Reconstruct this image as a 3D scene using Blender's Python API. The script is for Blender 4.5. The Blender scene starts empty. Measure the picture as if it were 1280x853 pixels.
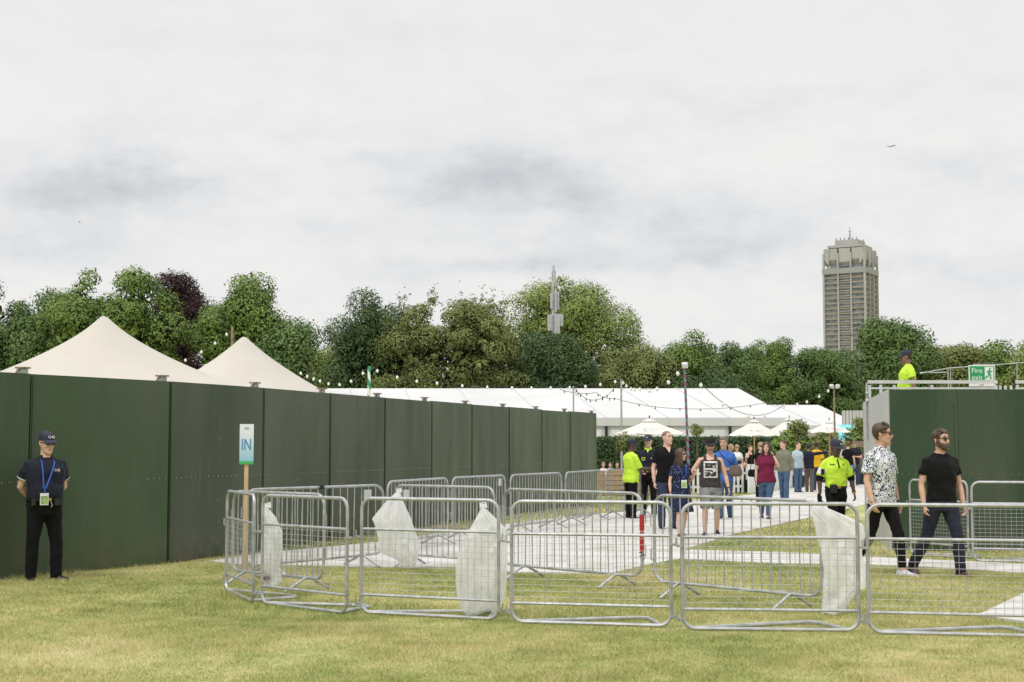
import bpy, math, random
import numpy as np
from mathutils import Vector, Matrix, noise as mnoise
random.seed(7); rng = np.random.default_rng(7)
R = math.radians
sc = bpy.context.scene
COL = sc.collection
# ------------------------------------------------------------------ camera
F = 1778.0; HC = 1.65
PITCH = math.atan((557 - 426.5) / F)
cP, sP = math.cos(PITCH), math.sin(PITCH)
cam = bpy.data.cameras.new('camera'); cam.sensor_width = 36; cam.lens = 50.0
cam.clip_start = 0.1; cam.clip_end = 20000
camo = bpy.data.objects.new('camera', cam); COL.objects.link(camo)
camo.location = (0, 0, HC); camo.rotation_euler = (math.pi / 2 + PITCH, 0, 0)
sc.camera = camo
def ray(px, py):
    u = (px - 640) / F; v = (426.5 - py) / F
    return Vector((u, cP - v * sP, v * cP + sP))
def G(px, py, z=0.0):                       # where a sight line meets the ground
    r = ray(px, py); t = (z - HC) / r.z
    return Vector((r.x * t, r.y * t, z))
def P(px, py, d):                           # a point at the distance d
    r = ray(px, py); t = d / r.y
    return Vector((r.x * t, d, HC + r.z * t))
# ------------------------------------------------------------------ materials
def nt(m):
    m.use_nodes = True
    return m.node_tree.nodes, m.node_tree.links
def mat(name, col, rough=.6, metal=0., col2=None, vs=4., lo=.35, hi=.65, bump=0., bs=60., spec=.5, rnd=0., detail=5., trans=0., stretch=None, fuzz=0.):
    m = bpy.data.materials.new(name); N, L = nt(m)
    b = N['Principled BSDF']; b.inputs['Roughness'].default_value = rough; b.inputs['Metallic'].default_value = metal
    b.inputs['Specular IOR Level'].default_value = spec
    b.inputs['Base Color'].default_value = (*col, 1)
    tc = N.new('ShaderNodeTexCoord'); src = tc.outputs['Object']
    if stretch:
        mp = N.new('ShaderNodeMapping'); mp.inputs['Scale'].default_value = stretch
        L.new(src, mp.inputs['Vector']); src = mp.outputs['Vector']
    out = None
    if col2:
        n = N.new('ShaderNodeTexNoise'); n.inputs['Scale'].default_value = vs; n.inputs['Detail'].default_value = detail
        L.new(src, n.inputs['Vector'])
        r = N.new('ShaderNodeValToRGB'); r.color_ramp.elements[0].position = lo; r.color_ramp.elements[1].position = hi
        r.color_ramp.elements[0].color = (*col, 1); r.color_ramp.elements[1].color = (*col2, 1)
        L.new(n.outputs['Fac'], r.inputs['Fac']); out = r.outputs['Color']
    if rnd:
        g = N.new('ShaderNodeNewGeometry'); h = N.new('ShaderNodeHueSaturation')
        mr = N.new('ShaderNodeMapRange'); mr.inputs['To Min'].default_value = 1 - rnd; mr.inputs['To Max'].default_value = 1 + rnd
        L.new(g.outputs['Random Per Island'], mr.inputs['Value']); L.new(mr.outputs['Result'], h.inputs['Value'])
        if out: L.new(out, h.inputs['Color'])
        else: h.inputs['Color'].default_value = (*col, 1)
        out = h.outputs['Color']
    if out: L.new(out, b.inputs['Base Color'])
    if bump:
        n2 = N.new('ShaderNodeTexNoise'); n2.inputs['Scale'].default_value = bs; n2.inputs['Detail'].default_value = 4
        L.new(src, n2.inputs['Vector'])
        bp = N.new('ShaderNodeBump'); bp.inputs['Strength'].default_value = bump; bp.inputs['Distance'].default_value = .02
        L.new(n2.outputs['Fac'], bp.inputs['Height']); L.new(bp.outputs['Normal'], b.inputs['Normal'])
    if fuzz: b.inputs['Sheen Weight'].default_value = fuzz
    if trans:
        t = N.new('ShaderNodeBsdfTranslucent'); mx = N.new('ShaderNodeMixShader'); mx.inputs[0].default_value = trans
        if out: L.new(out, t.inputs['Color'])
        else: t.inputs['Color'].default_value = (*col, 1)
        o = N['Material Output']; L.new(b.outputs[0], mx.inputs[1]); L.new(t.outputs[0], mx.inputs[2]); L.new(mx.outputs[0], o.inputs['Surface'])
    return m
# ------------------------------------------------------------------ mesh builder
def nrm(v): v = np.asarray(v, float); return v / (np.linalg.norm(v) + 1e-12)
def rotm(ax, a):
    return np.array(Matrix.Rotation(a, 3, ax))
class MB:
    def __init__(s): s.v = []; s.f = []; s.m = []
    def add(s, vs, fs, mat=0):
        o = len(s.v); s.v += [tuple(map(float, p)) for p in vs]
        for f in fs: s.f.append([i + o for i in f]); s.m.append(mat)
    def box(s, c, d, rot=None, mat=0):
        x, y, z = [k / 2 for k in d]; p = np.array([(-x,-y,-z),(x,-y,-z),(x,y,-z),(-x,y,-z),(-x,-y,z),(x,-y,z),(x,y,z),(-x,y,z)])
        if rot is not None:
            if not hasattr(rot, '__len__'): rot = rotm('Z', rot)
            p = p @ np.asarray(rot).T
        s.add(p + np.asarray(c), [(0,3,2,1),(4,5,6,7),(0,1,5,4),(1,2,6,5),(2,3,7,6),(3,0,4,7)], mat)
    def loft(s, rings, cap=True, closed=False, mat=0):
        n = len(rings[0]); vs = [p for r in rings for p in r]; fs = []
        k = len(rings)
        for i in range(k if closed else k - 1):
            a = i * n; b = ((i + 1) % k) * n
            for j in range(n):
                fs.append((a + j, a + (j + 1) % n, b + (j + 1) % n, b + j))
        if cap and not closed: fs.append(tuple(range(n - 1, -1, -1))); fs.append(tuple((k - 1) * n + j for j in range(n)))
        s.add(vs, fs, mat)
    def tube(s, pts, r, n=8, closed=False, mat=0, flat=1., hint=None):
        pts = [np.asarray(p, float) for p in pts]; k = len(pts)
        rs = r if hasattr(r, '__len__') else [r] * k
        rings = []; u = None
        for i in range(k):
            if closed: t = nrm(pts[(i + 1) % k] - pts[i - 1])
            else: t = nrm(pts[min(i + 1, k - 1)] - pts[max(i - 1, 0)])
            if u is None:
                h = np.array(hint if hint is not None else ((0, 0, 1) if abs(t[2]) < .9 else (1, 0, 0)), float)
                u = nrm(h - t * h.dot(t))
            else: u = nrm(u - t * u.dot(t))
            w = np.cross(t, u)
            rings.append([pts[i] + rs[i] * (math.cos(a) * u * flat + math.sin(a) * w) for a in np.linspace(0, 2 * math.pi, n, endpoint=False)])
        s.loft(rings, True, closed, mat)
    def sphere(s, c, r, nu=10, nv=8, mat=0, rot=None):
        r = np.array(r if hasattr(r, '__len__') else (r, r, r), float); rings = []
        for i in range(nv + 1):
            th = math.pi * (i + .02) / (nv + .04) ; z = -math.cos(th); q = math.sin(th)
            ring = np.array([(q * math.cos(a), q * math.sin(a), z) for a in np.linspace(0, 2 * math.pi, nu, endpoint=False)]) * r
            if rot is not None: ring = ring @ np.asarray(rot).T
            rings.append(ring + np.asarray(c))
        s.loft(rings, True, False, mat)
    def prism(s, poly, z0, z1, mat=0):
        n = len(poly); s.add([(p[0], p[1], z0) for p in poly] + [(p[0], p[1], z1) for p in poly],
            [tuple(range(n - 1, -1, -1)), tuple(range(n, 2 * n))] + [(i, (i + 1) % n, n + (i + 1) % n, n + i) for i in range(n)], mat)
    def build(s, name, mats, parent=None, loc=None, smooth=True, ang=40):
        me = bpy.data.meshes.new(name); me.from_pydata(s.v, [], s.f)
        for mm in (mats if isinstance(mats, (list, tuple)) else [mats]): me.materials.append(mm)
        if len(me.materials) > 1: me.polygons.foreach_set('material_index', s.m)
        if smooth:
            me.polygons.foreach_set('use_smooth', [True] * len(me.polygons)); me.set_sharp_from_angle(angle=R(ang))
        me.update()
        o = bpy.data.objects.new(name, me); COL.objects.link(o)
        if parent: o.parent = parent
        if loc is not None: o.location = loc
        return o
def np_obj(name, V, k, m, parent=None, nrm_=None):        # V: (n*k,3), one k-gon per k verts
    n = len(V) // k; me = bpy.data.meshes.new(name)
    me.vertices.add(n * k); me.vertices.foreach_set('co', np.asarray(V, np.float32).ravel())
    me.loops.add(n * k); me.loops.foreach_set('vertex_index', np.arange(n * k, dtype=np.int32))
    me.polygons.add(n); me.polygons.foreach_set('loop_start', np.arange(0, n * k, k, dtype=np.int32))
    me.materials.append(m); me.update(calc_edges=True)
    if nrm_ is not None: me.attributes.new('soft_normal', 'FLOAT_VECTOR', 'POINT').data.foreach_set('vector', np.asarray(nrm_, np.float32).ravel())
    o = bpy.data.objects.new(name, me); COL.objects.link(o)
    if parent: o.parent = parent
    return o
def tag(o, label=None, cat=None, group=None, kind=None):
    if label: o['label'] = label
    if cat: o['category'] = cat
    if group: o['group'] = group
    if kind: o['kind'] = kind
    return o
def thing(name, label, cat, loc=(0, 0, 0), rz=0., group=None):
    o = bpy.data.objects.new(name, None); COL.objects.link(o); o.empty_display_size = .1
    o.location = loc; o.rotation_euler = (0, 0, rz)
    return tag(o, label, cat, group)
def copy_tree(o, parent=None):
    c = o.copy(); COL.objects.link(c)
    if parent: c.parent = parent
    for ch in list(o.children): copy_tree(ch, c)
    return c
def text_mesh(body, size, m, name, parent, loc, rot, ext=.002, xs=1.):
    cu = bpy.data.curves.new(name, 'FONT'); cu.body = body; cu.size = size; cu.extrude = ext
    cu.align_x = 'CENTER'; cu.align_y = 'CENTER'
    t = bpy.data.objects.new(name, cu); COL.objects.link(t)
    dg = bpy.context.evaluated_depsgraph_get(); me = bpy.data.meshes.new_from_object(t.evaluated_get(dg))
    bpy.data.objects.remove(t)
    me.materials.clear(); me.materials.append(m)
    o = bpy.data.objects.new(name, me); COL.objects.link(o); o.parent = parent; o.location = loc; o.rotation_euler = rot; o.scale = (xs, 1, 1)
    return o
def rrect(x0, x1, z0, z1, r, y=0., seg=5):       # rounded rectangle in the xz plane
    pts = []
    for cx, cz, a0 in ((x1 - r, z1 - r, 0), (x0 + r, z1 - r, 90), (x0 + r, z0 + r, 180), (x1 - r, z0 + r, 270)):
        for i in range(seg + 1):
            a = R(a0 + 90 * i / seg); pts.append((cx + r * math.cos(a), y, cz + r * math.sin(a)))
    return pts
# ------------------------------------------------------------------ palette
M = {}
M['galv'] = mat('galvanised_steel', (.36, .37, .38), .48, .65, (.50, .51, .52), 9, bump=.05)
M['galv_dull'] = mat('weathered_steel', (.34, .35, .36), .5, .7, (.52, .53, .54), 7, bump=.05)
M['black'] = mat('black_plastic', (.012, .012, .013), .5)
M['white'] = mat('white_paint', (.78, .78, .77), .5, 0, (.70, .70, .68), 3)
M['canvas_white'] = mat('white_canvas', (.78, .78, .78), .55, 0, (.70, .705, .71), .25, bump=.03, bs=3, trans=.22)
M['canvas_beige'] = mat('beige_canvas', (.60, .565, .50), .75, 0, (.55, .515, .455), .5, bump=.03, bs=4, trans=.12)
M['timber'] = mat('raw_timber', (.50, .34, .17), .7, 0, (.62, .45, .25), 6, stretch=(6, 6, .6))
M['oldwood'] = mat('weathered_timber', (.17, .12, .08), .8, 0, (.30, .24, .18), 8)
M['screw'] = mat('screw_heads', (.35, .36, .34), .4, .6)
M['bulb'] = mat('bulb_glass', (.86, .86, .84), .25)
M['cable'] = mat('black_cable', (.02, .02, .02), .6)
# ------------------------------------------------------------------ sky, sun
w = bpy.data.worlds.new('World'); sc.world = w; w.use_nodes = True
N, L = w.node_tree.nodes, w.node_tree.links
SUN_EL, SUN_AZ = 58., -40.                 # azimuth from +Y towards +X
bg = N['Background']
sky = N.new('ShaderNodeTexSky'); sky.sky_type = 'NISHITA'; sky.sun_disc = False
sky.sun_elevation = R(SUN_EL); sky.sun_rotation = R(SUN_AZ); sky.air_density = 1.; sky.dust_density = 3.
L.new(sky.outputs[0], bg.inputs['Color']); bg.inputs['Strength'].default_value = .07
tc = N.new('ShaderNodeTexCoord'); sx = N.new('ShaderNodeSeparateXYZ'); L.new(tc.outputs['Generated'], sx.inputs[0])
def mth(op, a, b=None, clamp=False):
    n = N.new('ShaderNodeMath'); n.operation = op; n.use_clamp = clamp
    for i, q in enumerate((a, b)):
        if q is None: continue
        if hasattr(q, 'links'): L.new(q, n.inputs[i])
        else: n.inputs[i].default_value = q
    return n.outputs[0]
# overcast cloud deck: soft banks laid out by compass bearing and height above the horizon, edges broken by noise
az = mth('ARCTAN2', sx.outputs['X'], sx.outputs['Y']); el = mth('ARCSINE', sx.outputs['Z'])
def wnoise(sc_, det, st=(1, 1, 1), rough=.55, off=0.):
    c = N.new('ShaderNodeCombineXYZ'); L.new(az, c.inputs['X']); L.new(el, c.inputs['Y']); c.inputs['Z'].default_value = off
    m_ = N.new('ShaderNodeMapping'); m_.inputs['Scale'].default_value = st; L.new(c.outputs[0], m_.inputs['Vector'])
    n = N.new('ShaderNodeTexNoise'); n.inputs['Scale'].default_value = sc_; n.inputs['Detail'].default_value = det; n.inputs['Roughness'].default_value = rough; L.new(m_.outputs[0], n.inputs['Vector']); return n
wn = wnoise(13., 6, (1, 1.7, 1)); ws = N.new('ShaderNodeSeparateColor'); L.new(wn.outputs['Color'], ws.inputs[0])
azw = mth('ADD', az, mth('MULTIPLY', mth('SUBTRACT', ws.outputs[0], .5), .11)); elw = mth('ADD', el, mth('MULTIPLY', mth('SUBTRACT', ws.outputs[1], .5), .055))
tot = None
for (px, py, rx, ry, am) in ((165, 240, 120, 36, .80), (600, 232, 105, 36, .60), (695, 238, 90, 50, .40), (845, 268, 130, 38, .32), (715, 322, 110, 18, .50), (905, 318, 70, 24, .35), (60, 318, 110, 34, .36), (455, 196, 40, 12, .25), (400, 278, 60, 22, .18),
                            (1190, 222, 130, 24, .22), (1180, 345, 110, 20, .28), (1010, 300, 90, 30, .15), (560, 330, 120, 18, .22), (930, 130, 260, 18, .18), (300, 60, 300, 30, .10), (1500, 250, 160, 40, .5), (-250, 260, 160, 40, .5)):
    u = mth('MULTIPLY', mth('SUBTRACT', azw, (px - 640) / F), F / rx); v = mth('MULTIPLY', mth('SUBTRACT', elw, (557 - py) / F), F / ry)
    g = mth('MULTIPLY', mth('EXPONENT', mth('MULTIPLY', mth('ADD', mth('MULTIPLY', u, u), mth('MULTIPLY', v, v)), -.9)), am); tot = g if tot is None else mth('ADD', tot, g)
fine = wnoise(30., 8, (1, 1.9, 1), .6, 3.).outputs['Fac']; broad = wnoise(7., 7, (1, 2.4, 1), .55, 7.).outputs['Fac']
dk = mth('MULTIPLY', tot, mth('ADD', .45, mth('MULTIPLY', fine, 1.1)))
dk = mth('ADD', dk, mth('MULTIPLY', mth('SUBTRACT', mth('MULTIPLY', mth('ADD', fine, broad), .5), .465), 1.15), False)
rp = N.new('ShaderNodeValToRGB'); e = rp.color_ramp.elements
e[0].position = 0.; e[0].color = (.885, .88, .87, 1); e[1].position = 1.; e[1].color = (.58, .615, .645, 1)
q = e.new(.25); q.color = (.815, .82, .83, 1); q = e.new(.55); q.color = (.715, .73, .75, 1)
L.new(dk, rp.inputs['Fac'])
hi = N.new('ShaderNodeMapRange'); hi.interpolation_type = 'SMOOTHSTEP'
hi.inputs['From Min'].default_value = .33; hi.inputs['From Max'].default_value = 1.; hi.inputs['To Min'].default_value = 1.0; hi.inputs['To Max'].default_value = 2.1
L.new(sx.outputs['Z'], hi.inputs['Value'])
# overcast: the cloud deck grows thinner and paler with height
hb = N.new('ShaderNodeMapRange'); hb.inputs['From Min'].default_value = .20; hb.inputs['From Max'].default_value = .34; hb.inputs['To Min'].default_value = 0.; hb.inputs['To Max'].default_value = .6
L.new(sx.outputs['Z'], hb.inputs['Value'])
mxw = N.new('ShaderNodeMix'); mxw.data_type = 'RGBA'; L.new(hb.outputs[0], mxw.inputs[0]); L.new(rp.outputs[0], mxw.inputs[6]); mxw.inputs[7].default_value = (.84, .84, .85, 1)
cb = N.new('ShaderNodeBackground'); L.new(mxw.outputs[2], cb.inputs['Color']); L.new(hi.outputs[0], cb.inputs['Strength'])
ms = N.new('ShaderNodeMixShader'); ms.inputs[0].default_value = .97
L.new(bg.outputs[0], ms.inputs[1]); L.new(cb.outputs[0], ms.inputs[2]); L.new(ms.outputs[0], N['World Output'].inputs['Surface'])
sl = bpy.data.lights.new('sun', 'SUN'); sl.energy = 1.5; sl.angle = R(11); sl.color = (1, .965, .91)
so = bpy.data.objects.new('sun', sl); COL.objects.link(so)
sd = Vector((math.sin(R(SUN_AZ)) * math.cos(R(SUN_EL)), math.cos(R(SUN_AZ)) * math.cos(R(SUN_EL)), math.sin(R(SUN_EL))))
SUNV = Vector((-.35, -.45, .82))            # high, from behind the camera's left shoulder
so.rotation_euler = SUNV.to_track_quat('Z', 'Y').to_euler()
sky.sun_elevation = math.asin(SUNV.normalized().z); sky.sun_rotation = math.atan2(SUNV.x, SUNV.y)
vs_ = sc.view_settings; vs_.view_transform = 'Standard'; vs_.look = 'None'; vs_.exposure = 0.; vs_.gamma = 1.; vs_.use_curve_mapping = False
sc.cycles.max_bounces = 6; sc.cycles.transparent_max_bounces = 12; sc.cycles.use_denoising = True
# ------------------------------------------------------------------ ground
def grass_mat(name, blade):
    m = bpy.data.materials.new(name); N, L = nt(m); b = N['Principled BSDF']; b.inputs['Roughness'].default_value = .75; b.inputs['Specular IOR Level'].default_value = .25
    tc = N.new('ShaderNodeTexCoord')
    def noise(s, d=5, st=(1, 1, 1)):
        mp = N.new('ShaderNodeMapping'); mp.inputs['Scale'].default_value = st; L.new(tc.outputs['Object'], mp.inputs['Vector'])
        n = N.new('ShaderNodeTexNoise'); n.inputs['Scale'].default_value = s; n.inputs['Detail'].default_value = d; L.new(mp.outputs[0], n.inputs['Vector']); return n.outputs['Fac']
    def ramp(f, cols):
        r = N.new('ShaderNodeValToRGB'); el = r.color_ramp.elements
        el[0].position, el[0].color = cols[0][0], (*cols[0][1], 1); el[1].position, el[1].color = cols[-1][0], (*cols[-1][1], 1)
        for p_, c_ in cols[1:-1]: x = el.new(p_); x.color = (*c_, 1)
        L.new(f, r.inputs['Fac']); return r.outputs[0]
    f = N.new('ShaderNodeMath'); f.operation = 'ADD'; L.new(noise(.45, 6, (1, .7, 1)), f.inputs[0])
    f2 = N.new('ShaderNodeMath'); f2.operation = 'MULTIPLY_ADD'; L.new(noise(3.2, 5), f2.inputs[0]); f2.inputs[1].default_value = .55; f2.inputs[2].default_value = -.275
    L.new(f2.outputs[0], f.inputs[1]); fac = f.outputs[0]
    if blade:
        g = N.new('ShaderNodeNewGeometry'); f3 = N.new('ShaderNodeMath'); f3.operation = 'MULTIPLY_ADD'; L.new(g.outputs['Random Per Island'], f3.inputs[0])
        f3.inputs[1].default_value = .30; f3.inputs[2].default_value = -.15
        f4 = N.new('ShaderNodeMath'); f4.operation = 'ADD'; L.new(fac, f4.inputs[0]); L.new(f3.outputs[0], f4.inputs[1]); fac = f4.outputs[0]
    c = ramp(fac, [(.22, (.20, .258, .07)), (.44, (.345, .36, .125)), (.62, (.485, .45, .205)), (.86, (.59, .49, .29))])
    L.new(c, b.inputs['Base Color'])
    if not blade:
        bp = N.new('ShaderNodeBump'); bp.inputs['Strength'].default_value = .6; bp.inputs['Distance'].default_value = .03
        L.new(noise(45, 5), bp.inputs['Height']); L.new(bp.outputs[0], b.inputs['Normal'])
    return m
M['lawn'] = grass_mat('lawn', False); M['blade'] = grass_mat('grass_blades', True)
gm = MB(); S = 9000
gm.add([(-S, -200, 0), (S, -200, 0), (S, S, 0), (-S, S, 0)], [(0, 1, 2, 3)])
tag(gm.build('ground', M['lawn'], smooth=False), kind='structure')
# white trackway plates
def track_mat():
    m = mat('trackway_plate', (.52, .50, .475), .6, 0, (.60, .585, .56), 1.3, bump=.1, bs=30)
    N, L = nt(m); b = N['Principled BSDF']; src = b.inputs['Base Color'].links[0].from_socket
    tc = N.new('ShaderNodeTexCoord'); mp = N.new('ShaderNodeMapping'); mp.inputs['Rotation'].default_value = (0, 0, R(-30)); L.new(tc.outputs['Object'], mp.inputs['Vector'])
    br = N.new('ShaderNodeTexBrick'); br.inputs['Scale'].default_value = 1.; br.inputs['Brick Width'].default_value = 1.2; br.inputs['Row Height'].default_value = 1.0
    br.inputs['Mortar Size'].default_value = .012; br.inputs['Color1'].default_value = (1, 1, 1, 1); br.inputs['Color2'].default_value = (.95, .945, .93, 1); br.inputs['Mortar'].default_value = (.6, .6, .56, 1)
    L.new(mp.outputs[0], br.inputs['Vector'])
    dn = N.new('ShaderNodeTexNoise'); dn.inputs['Scale'].default_value = .9; dn.inputs['Detail'].default_value = 8; dn.inputs['Roughness'].default_value = .7; L.new(tc.outputs['Object'], dn.inputs['Vector'])
    dr = N.new('ShaderNodeValToRGB'); dr.color_ramp.elements[0].position = .33; dr.color_ramp.elements[0].color = (.62, .57, .47, 1); dr.color_ramp.elements[1].position = .5; dr.color_ramp.elements[1].color = (1, 1, 1, 1)
    L.new(dn.outputs['Fac'], dr.inputs['Fac'])
    mx = N.new('ShaderNodeMix'); mx.data_type = 'RGBA'; mx.blend_type = 'MULTIPLY'; mx.inputs[0].default_value = 1; L.new(src, mx.inputs[6]); L.new(br.outputs[0], mx.inputs[7])
    m2 = N.new('ShaderNodeMix'); m2.data_type = 'RGBA'; m2.blend_type = 'MULTIPLY'; m2.inputs[0].default_value = 1; L.new(mx.outputs[2], m2.inputs[6]); L.new(dr.outputs[0], m2.inputs[7])
    L.new(m2.outputs[2], b.inputs['Base Color']); return m
M['track'] = track_mat()
def poly(*pp): return [tuple(G(*p)[:2]) for p in pp]
PATHS = [
 poly((262,703),(300,707),(340,708),(430,709.5),(570,711),(641,717),(764,718),(816,706),(850,700),(855,688.5),(916,669),(1007,649),(1079,632),(1125,620),(1180,606),(1180,594),
      (1046,586),(1030,598),(1012,607),(940,619),(910,622),(835,630),(810,634),(775,641),(690,649),(560,666),(480,678),(420,684),(330,692)),
 poly((851,700.6),(856,689),(978,692),(1130,700),(1330,709),(1330,721),(1200,713),(1090,707.5),(978,706)),
 poly((1222,772),(1282,743),(1345,716),(1420,728),(1420,800))]
for i, pl in enumerate(PATHS):
    b = MB(); b.prism(pl, -.02, .018 + .004 * i); tag(b.build('path', M['track'], smooth=False), kind='structure')
def inpoly(x, y, pl):
    c = np.zeros(len(x), bool); n = len(pl)
    for i in range(n):
        x1, y1 = pl[i]; x2, y2 = pl[i - 1]
        k = ((y1 > y) != (y2 > y)) & (x < (x2 - x1) * (y - y1) / (y2 - y1 + 1e-12) + x1); c ^= k
    return c
FENCE = [(-7.37,15.91),(-6.11,18.00),(-4.85,20.09),(-3.93,22.35),(-3.18,24.67),(-2.44,27.00),(-1.68,29.31),(-.92,31.63),(-.10,33.93),(.73,36.22),(1.54,38.53),(2.40,40.81)]
def clump(x, y, sz):                       # smooth patchiness, 0 to 1
    g = np.random.default_rng(3).random((257, 257)); u, v = x / sz, y / sz; i, j = np.floor(u).astype(int), np.floor(v).astype(int); fu, fv = u - i, v - j; fu = fu * fu * (3 - 2 * fu); fv = fv * fv * (3 - 2 * fv); i %= 256; j %= 256
    return g[i, j] * (1 - fu) * (1 - fv) + g[i + 1, j] * fu * (1 - fv) + g[i, j + 1] * (1 - fu) * fv + g[i + 1, j + 1] * fu * fv
def grow(y0, y1, dens, h, wd):
    n = int((y1 - y0) * (y1 + y0) * .5 * .9 * dens); y = np.sqrt(rng.uniform(y0 * y0, y1 * y1, n)); x = rng.uniform(-.45, .45, n) * y
    k = np.ones(n, bool)
    for pl in PATHS: k &= ~inpoly(x, y, pl)
    fx = np.interp(y, [p[1] for p in FENCE], [p[0] for p in FENCE]); k &= x > fx - .02
    k &= ~((y > 22.42) & (x > 5.93 + (y - 22.42) * .19))
    edge = np.clip(1 - (x - fx) / .35, 0, 1)
    x, y, edge = x[k], y[k], edge[k]; n = len(x)
    k2 = clump(x, y, .35); k3 = clump(x + 50, y, 1.1); kp = rng.random(len(x)) < np.clip(.35 + 1.1 * k3, .3, 1); x, y, edge, k2 = x[kp], y[kp], edge[kp], k2[kp]; n = len(x)
    hh = h * (.55 + 1.0 * k2 ** 1.5) * rng.uniform(.45, 1.25, n) * (1 + 1.7 * edge * rng.random(n)); a = rng.uniform(0, 2 * np.pi, n); ww = wd * rng.uniform(.6, 1.3, n)
    ln = hh * rng.uniform(.3, 1.3, n); b2 = rng.uniform(0, 2 * np.pi, n)
    V = np.zeros((n, 3, 3), np.float32)
    V[:, 0] = np.c_[x - ww * np.cos(a), y - ww * np.sin(a), np.zeros(n)]; V[:, 1] = np.c_[x + ww * np.cos(a), y + ww * np.sin(a), np.zeros(n)]
    V[:, 2] = np.c_[x + ln * np.cos(b2), y + ln * np.sin(b2), hh]
    return V.reshape(-1, 3)
V = np.concatenate([grow(8.5, 14, 8500, .027, .0021), grow(14, 20, 4200, .030, .0032), grow(8.5, 15, 260, .062, .0017), grow(20, 31, 800, .033, .008), grow(31, 50, 160, .04, .016)])
tag(np_obj('grass', V, 3, M['blade']), 'short trampled summer grass, part green and part straw dry', 'grass', kind='stuff')
# ------------------------------------------------------------------ green hoarding
def hoard_mat(name, c1, c2, rough=.42, var=.2):
    """painted plywood: sheet-to-sheet tone, chalky bloom, rain streaks, mud splash near the ground"""
    m = mat(name, c1, rough, 0, c2, .9, bump=.07, bs=12, spec=.45, stretch=(1, 1, .35), detail=8)
    N, L = nt(m); b = N['Principled BSDF']; src = b.inputs['Base Color'].links[0].from_socket
    t = N.new('ShaderNodeTexCoord'); oi = N.new('ShaderNodeObjectInfo')
    def noise(sc_, st, d=6):
        mp = N.new('ShaderNodeMapping'); mp.inputs['Scale'].default_value = st; L.new(t.outputs['Object'], mp.inputs[0]); n = N.new('ShaderNodeTexNoise'); n.inputs['Scale'].default_value = sc_; n.inputs['Detail'].default_value = d; L.new(mp.outputs[0], n.inputs['Vector']); return n.outputs['Fac']
    def mr(f, a, b_, c, d):
        q = N.new('ShaderNodeMapRange'); q.inputs['From Min'].default_value = a; q.inputs['From Max'].default_value = b_; q.inputs['To Min'].default_value = c; q.inputs['To Max'].default_value = d; L.new(f, q.inputs['Value']); return q.outputs[0]
    def mix(f, a, col):
        x = N.new('ShaderNodeMix'); x.data_type = 'RGBA'; L.new(f, x.inputs[0]); L.new(a, x.inputs[6]); x.inputs[7].default_value = (*col, 1); return x.outputs[2]
    def mul(a, c):
        n = N.new('ShaderNodeMath'); n.operation = 'MULTIPLY'; L.new(a, n.inputs[0])
        if hasattr(c, 'links'): L.new(c, n.inputs[1])
        else: n.inputs[1].default_value = c
        return n.outputs[0]
    h = N.new('ShaderNodeHueSaturation'); L.new(mr(oi.outputs['Random'], 0, 1, 1 - var, 1 + var * .8), h.inputs['Value']); L.new(mr(oi.outputs['Random'], 0, 1, .85, 1.1), h.inputs['Saturation']); L.new(src, h.inputs['Color']); c = h.outputs['Color']
    c = mix(mr(noise(1.1, (1, 1, .22), 7),   .46, .74, 0, .7), c, (.085, .098, .062))           # chalky bloom
    c = mix(mr(noise(9., (1, 1, .06), 4), .56, .75, 0, .5), c, (.075, .085, .065))            # rain streaks
    c = mix(mr(noise(26., (1, 1, 1), 3), .67, .74, 0, .75), c, (.10, .105, .09))                # small scuffs
    z = N.new('ShaderNodeSeparateXYZ'); L.new(t.outputs['Object'], z.inputs[0])
    c = mix(mul(mr(z.outputs['Z'], .05, .55, 1., 0.), mr(noise(5., (1, 1, 1), 6), .36, .66, 0, .75)), c, (.105, .09, .06))   # mud splash
    L.new(c, b.inputs['Base Color'])
    L.new(mr(noise(2.2, (1, 1, .25)), .3, .7, rough - .1, rough + .16), b.inputs['Roughness'])
    return m
M['hoard'] = hoard_mat('green_hoarding', (.028, .056, .024), (.048, .078, .035))
M['hoard_gap'] = mat('hoarding_joint', (.006, .008, .006), .9)
def warped(mb, a, d, ln, nn, H, seed, nx=10, nz=12, th=.025, amp=.012):
    r = np.random.default_rng(seed + 40); ph = r.uniform(0, 6.28, 6); k = r.uniform(.5, 1.2, 4); tl = r.normal() * .004
    def off(u, v): return amp * math.sin(math.pi * u) * (k[0] * math.sin(2.6 * v + ph[0]) + k[1] * math.sin(4.1 * u + 1.9 * v + ph[1])) + .5 * amp * k[2] * math.sin(7 * v + 3 * u + ph[2]) * math.sin(math.pi * u) + tl * (v - .5)
    for sgn in (1, -1):
        vs = []
        for j in range(nz + 1):
            for i in range(nx + 1):
                u, v = i / nx, j / nz; q = a + d * ln * u + nn * (sgn * th + off(u, v)); vs.append((q[0], q[1], H * v))
        n = nx + 1; fs = [(j * n + i, j * n + i + 1, (j + 1) * n + i + 1, (j + 1) * n + i) for j in range(nz) for i in range(nx)]
        if sgn < 0: fs = [f[::-1] for f in fs]
        o = len(mb.v); mb.add(vs, fs)
        if sgn > 0: o0 = o
    ed = [i for i in range(n)] + [j * n + nx for j in range(1, nz + 1)] + [nz * n + i for i in range(nx - 1, -1, -1)] + [j * n for j in range(nz - 1, 0, -1)]
    for q in range(len(ed)):
        s0, s1 = ed[q], ed[(q + 1) % len(ed)]; mb.f.append([o0 + s1, o0 + s0, o + s0, o + s1]); mb.m.append(0)
fence = thing('hoarding_fence', 'long dark green plywood hoarding fence curving away behind the guard', 'fence')
FT = 2.56
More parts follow.
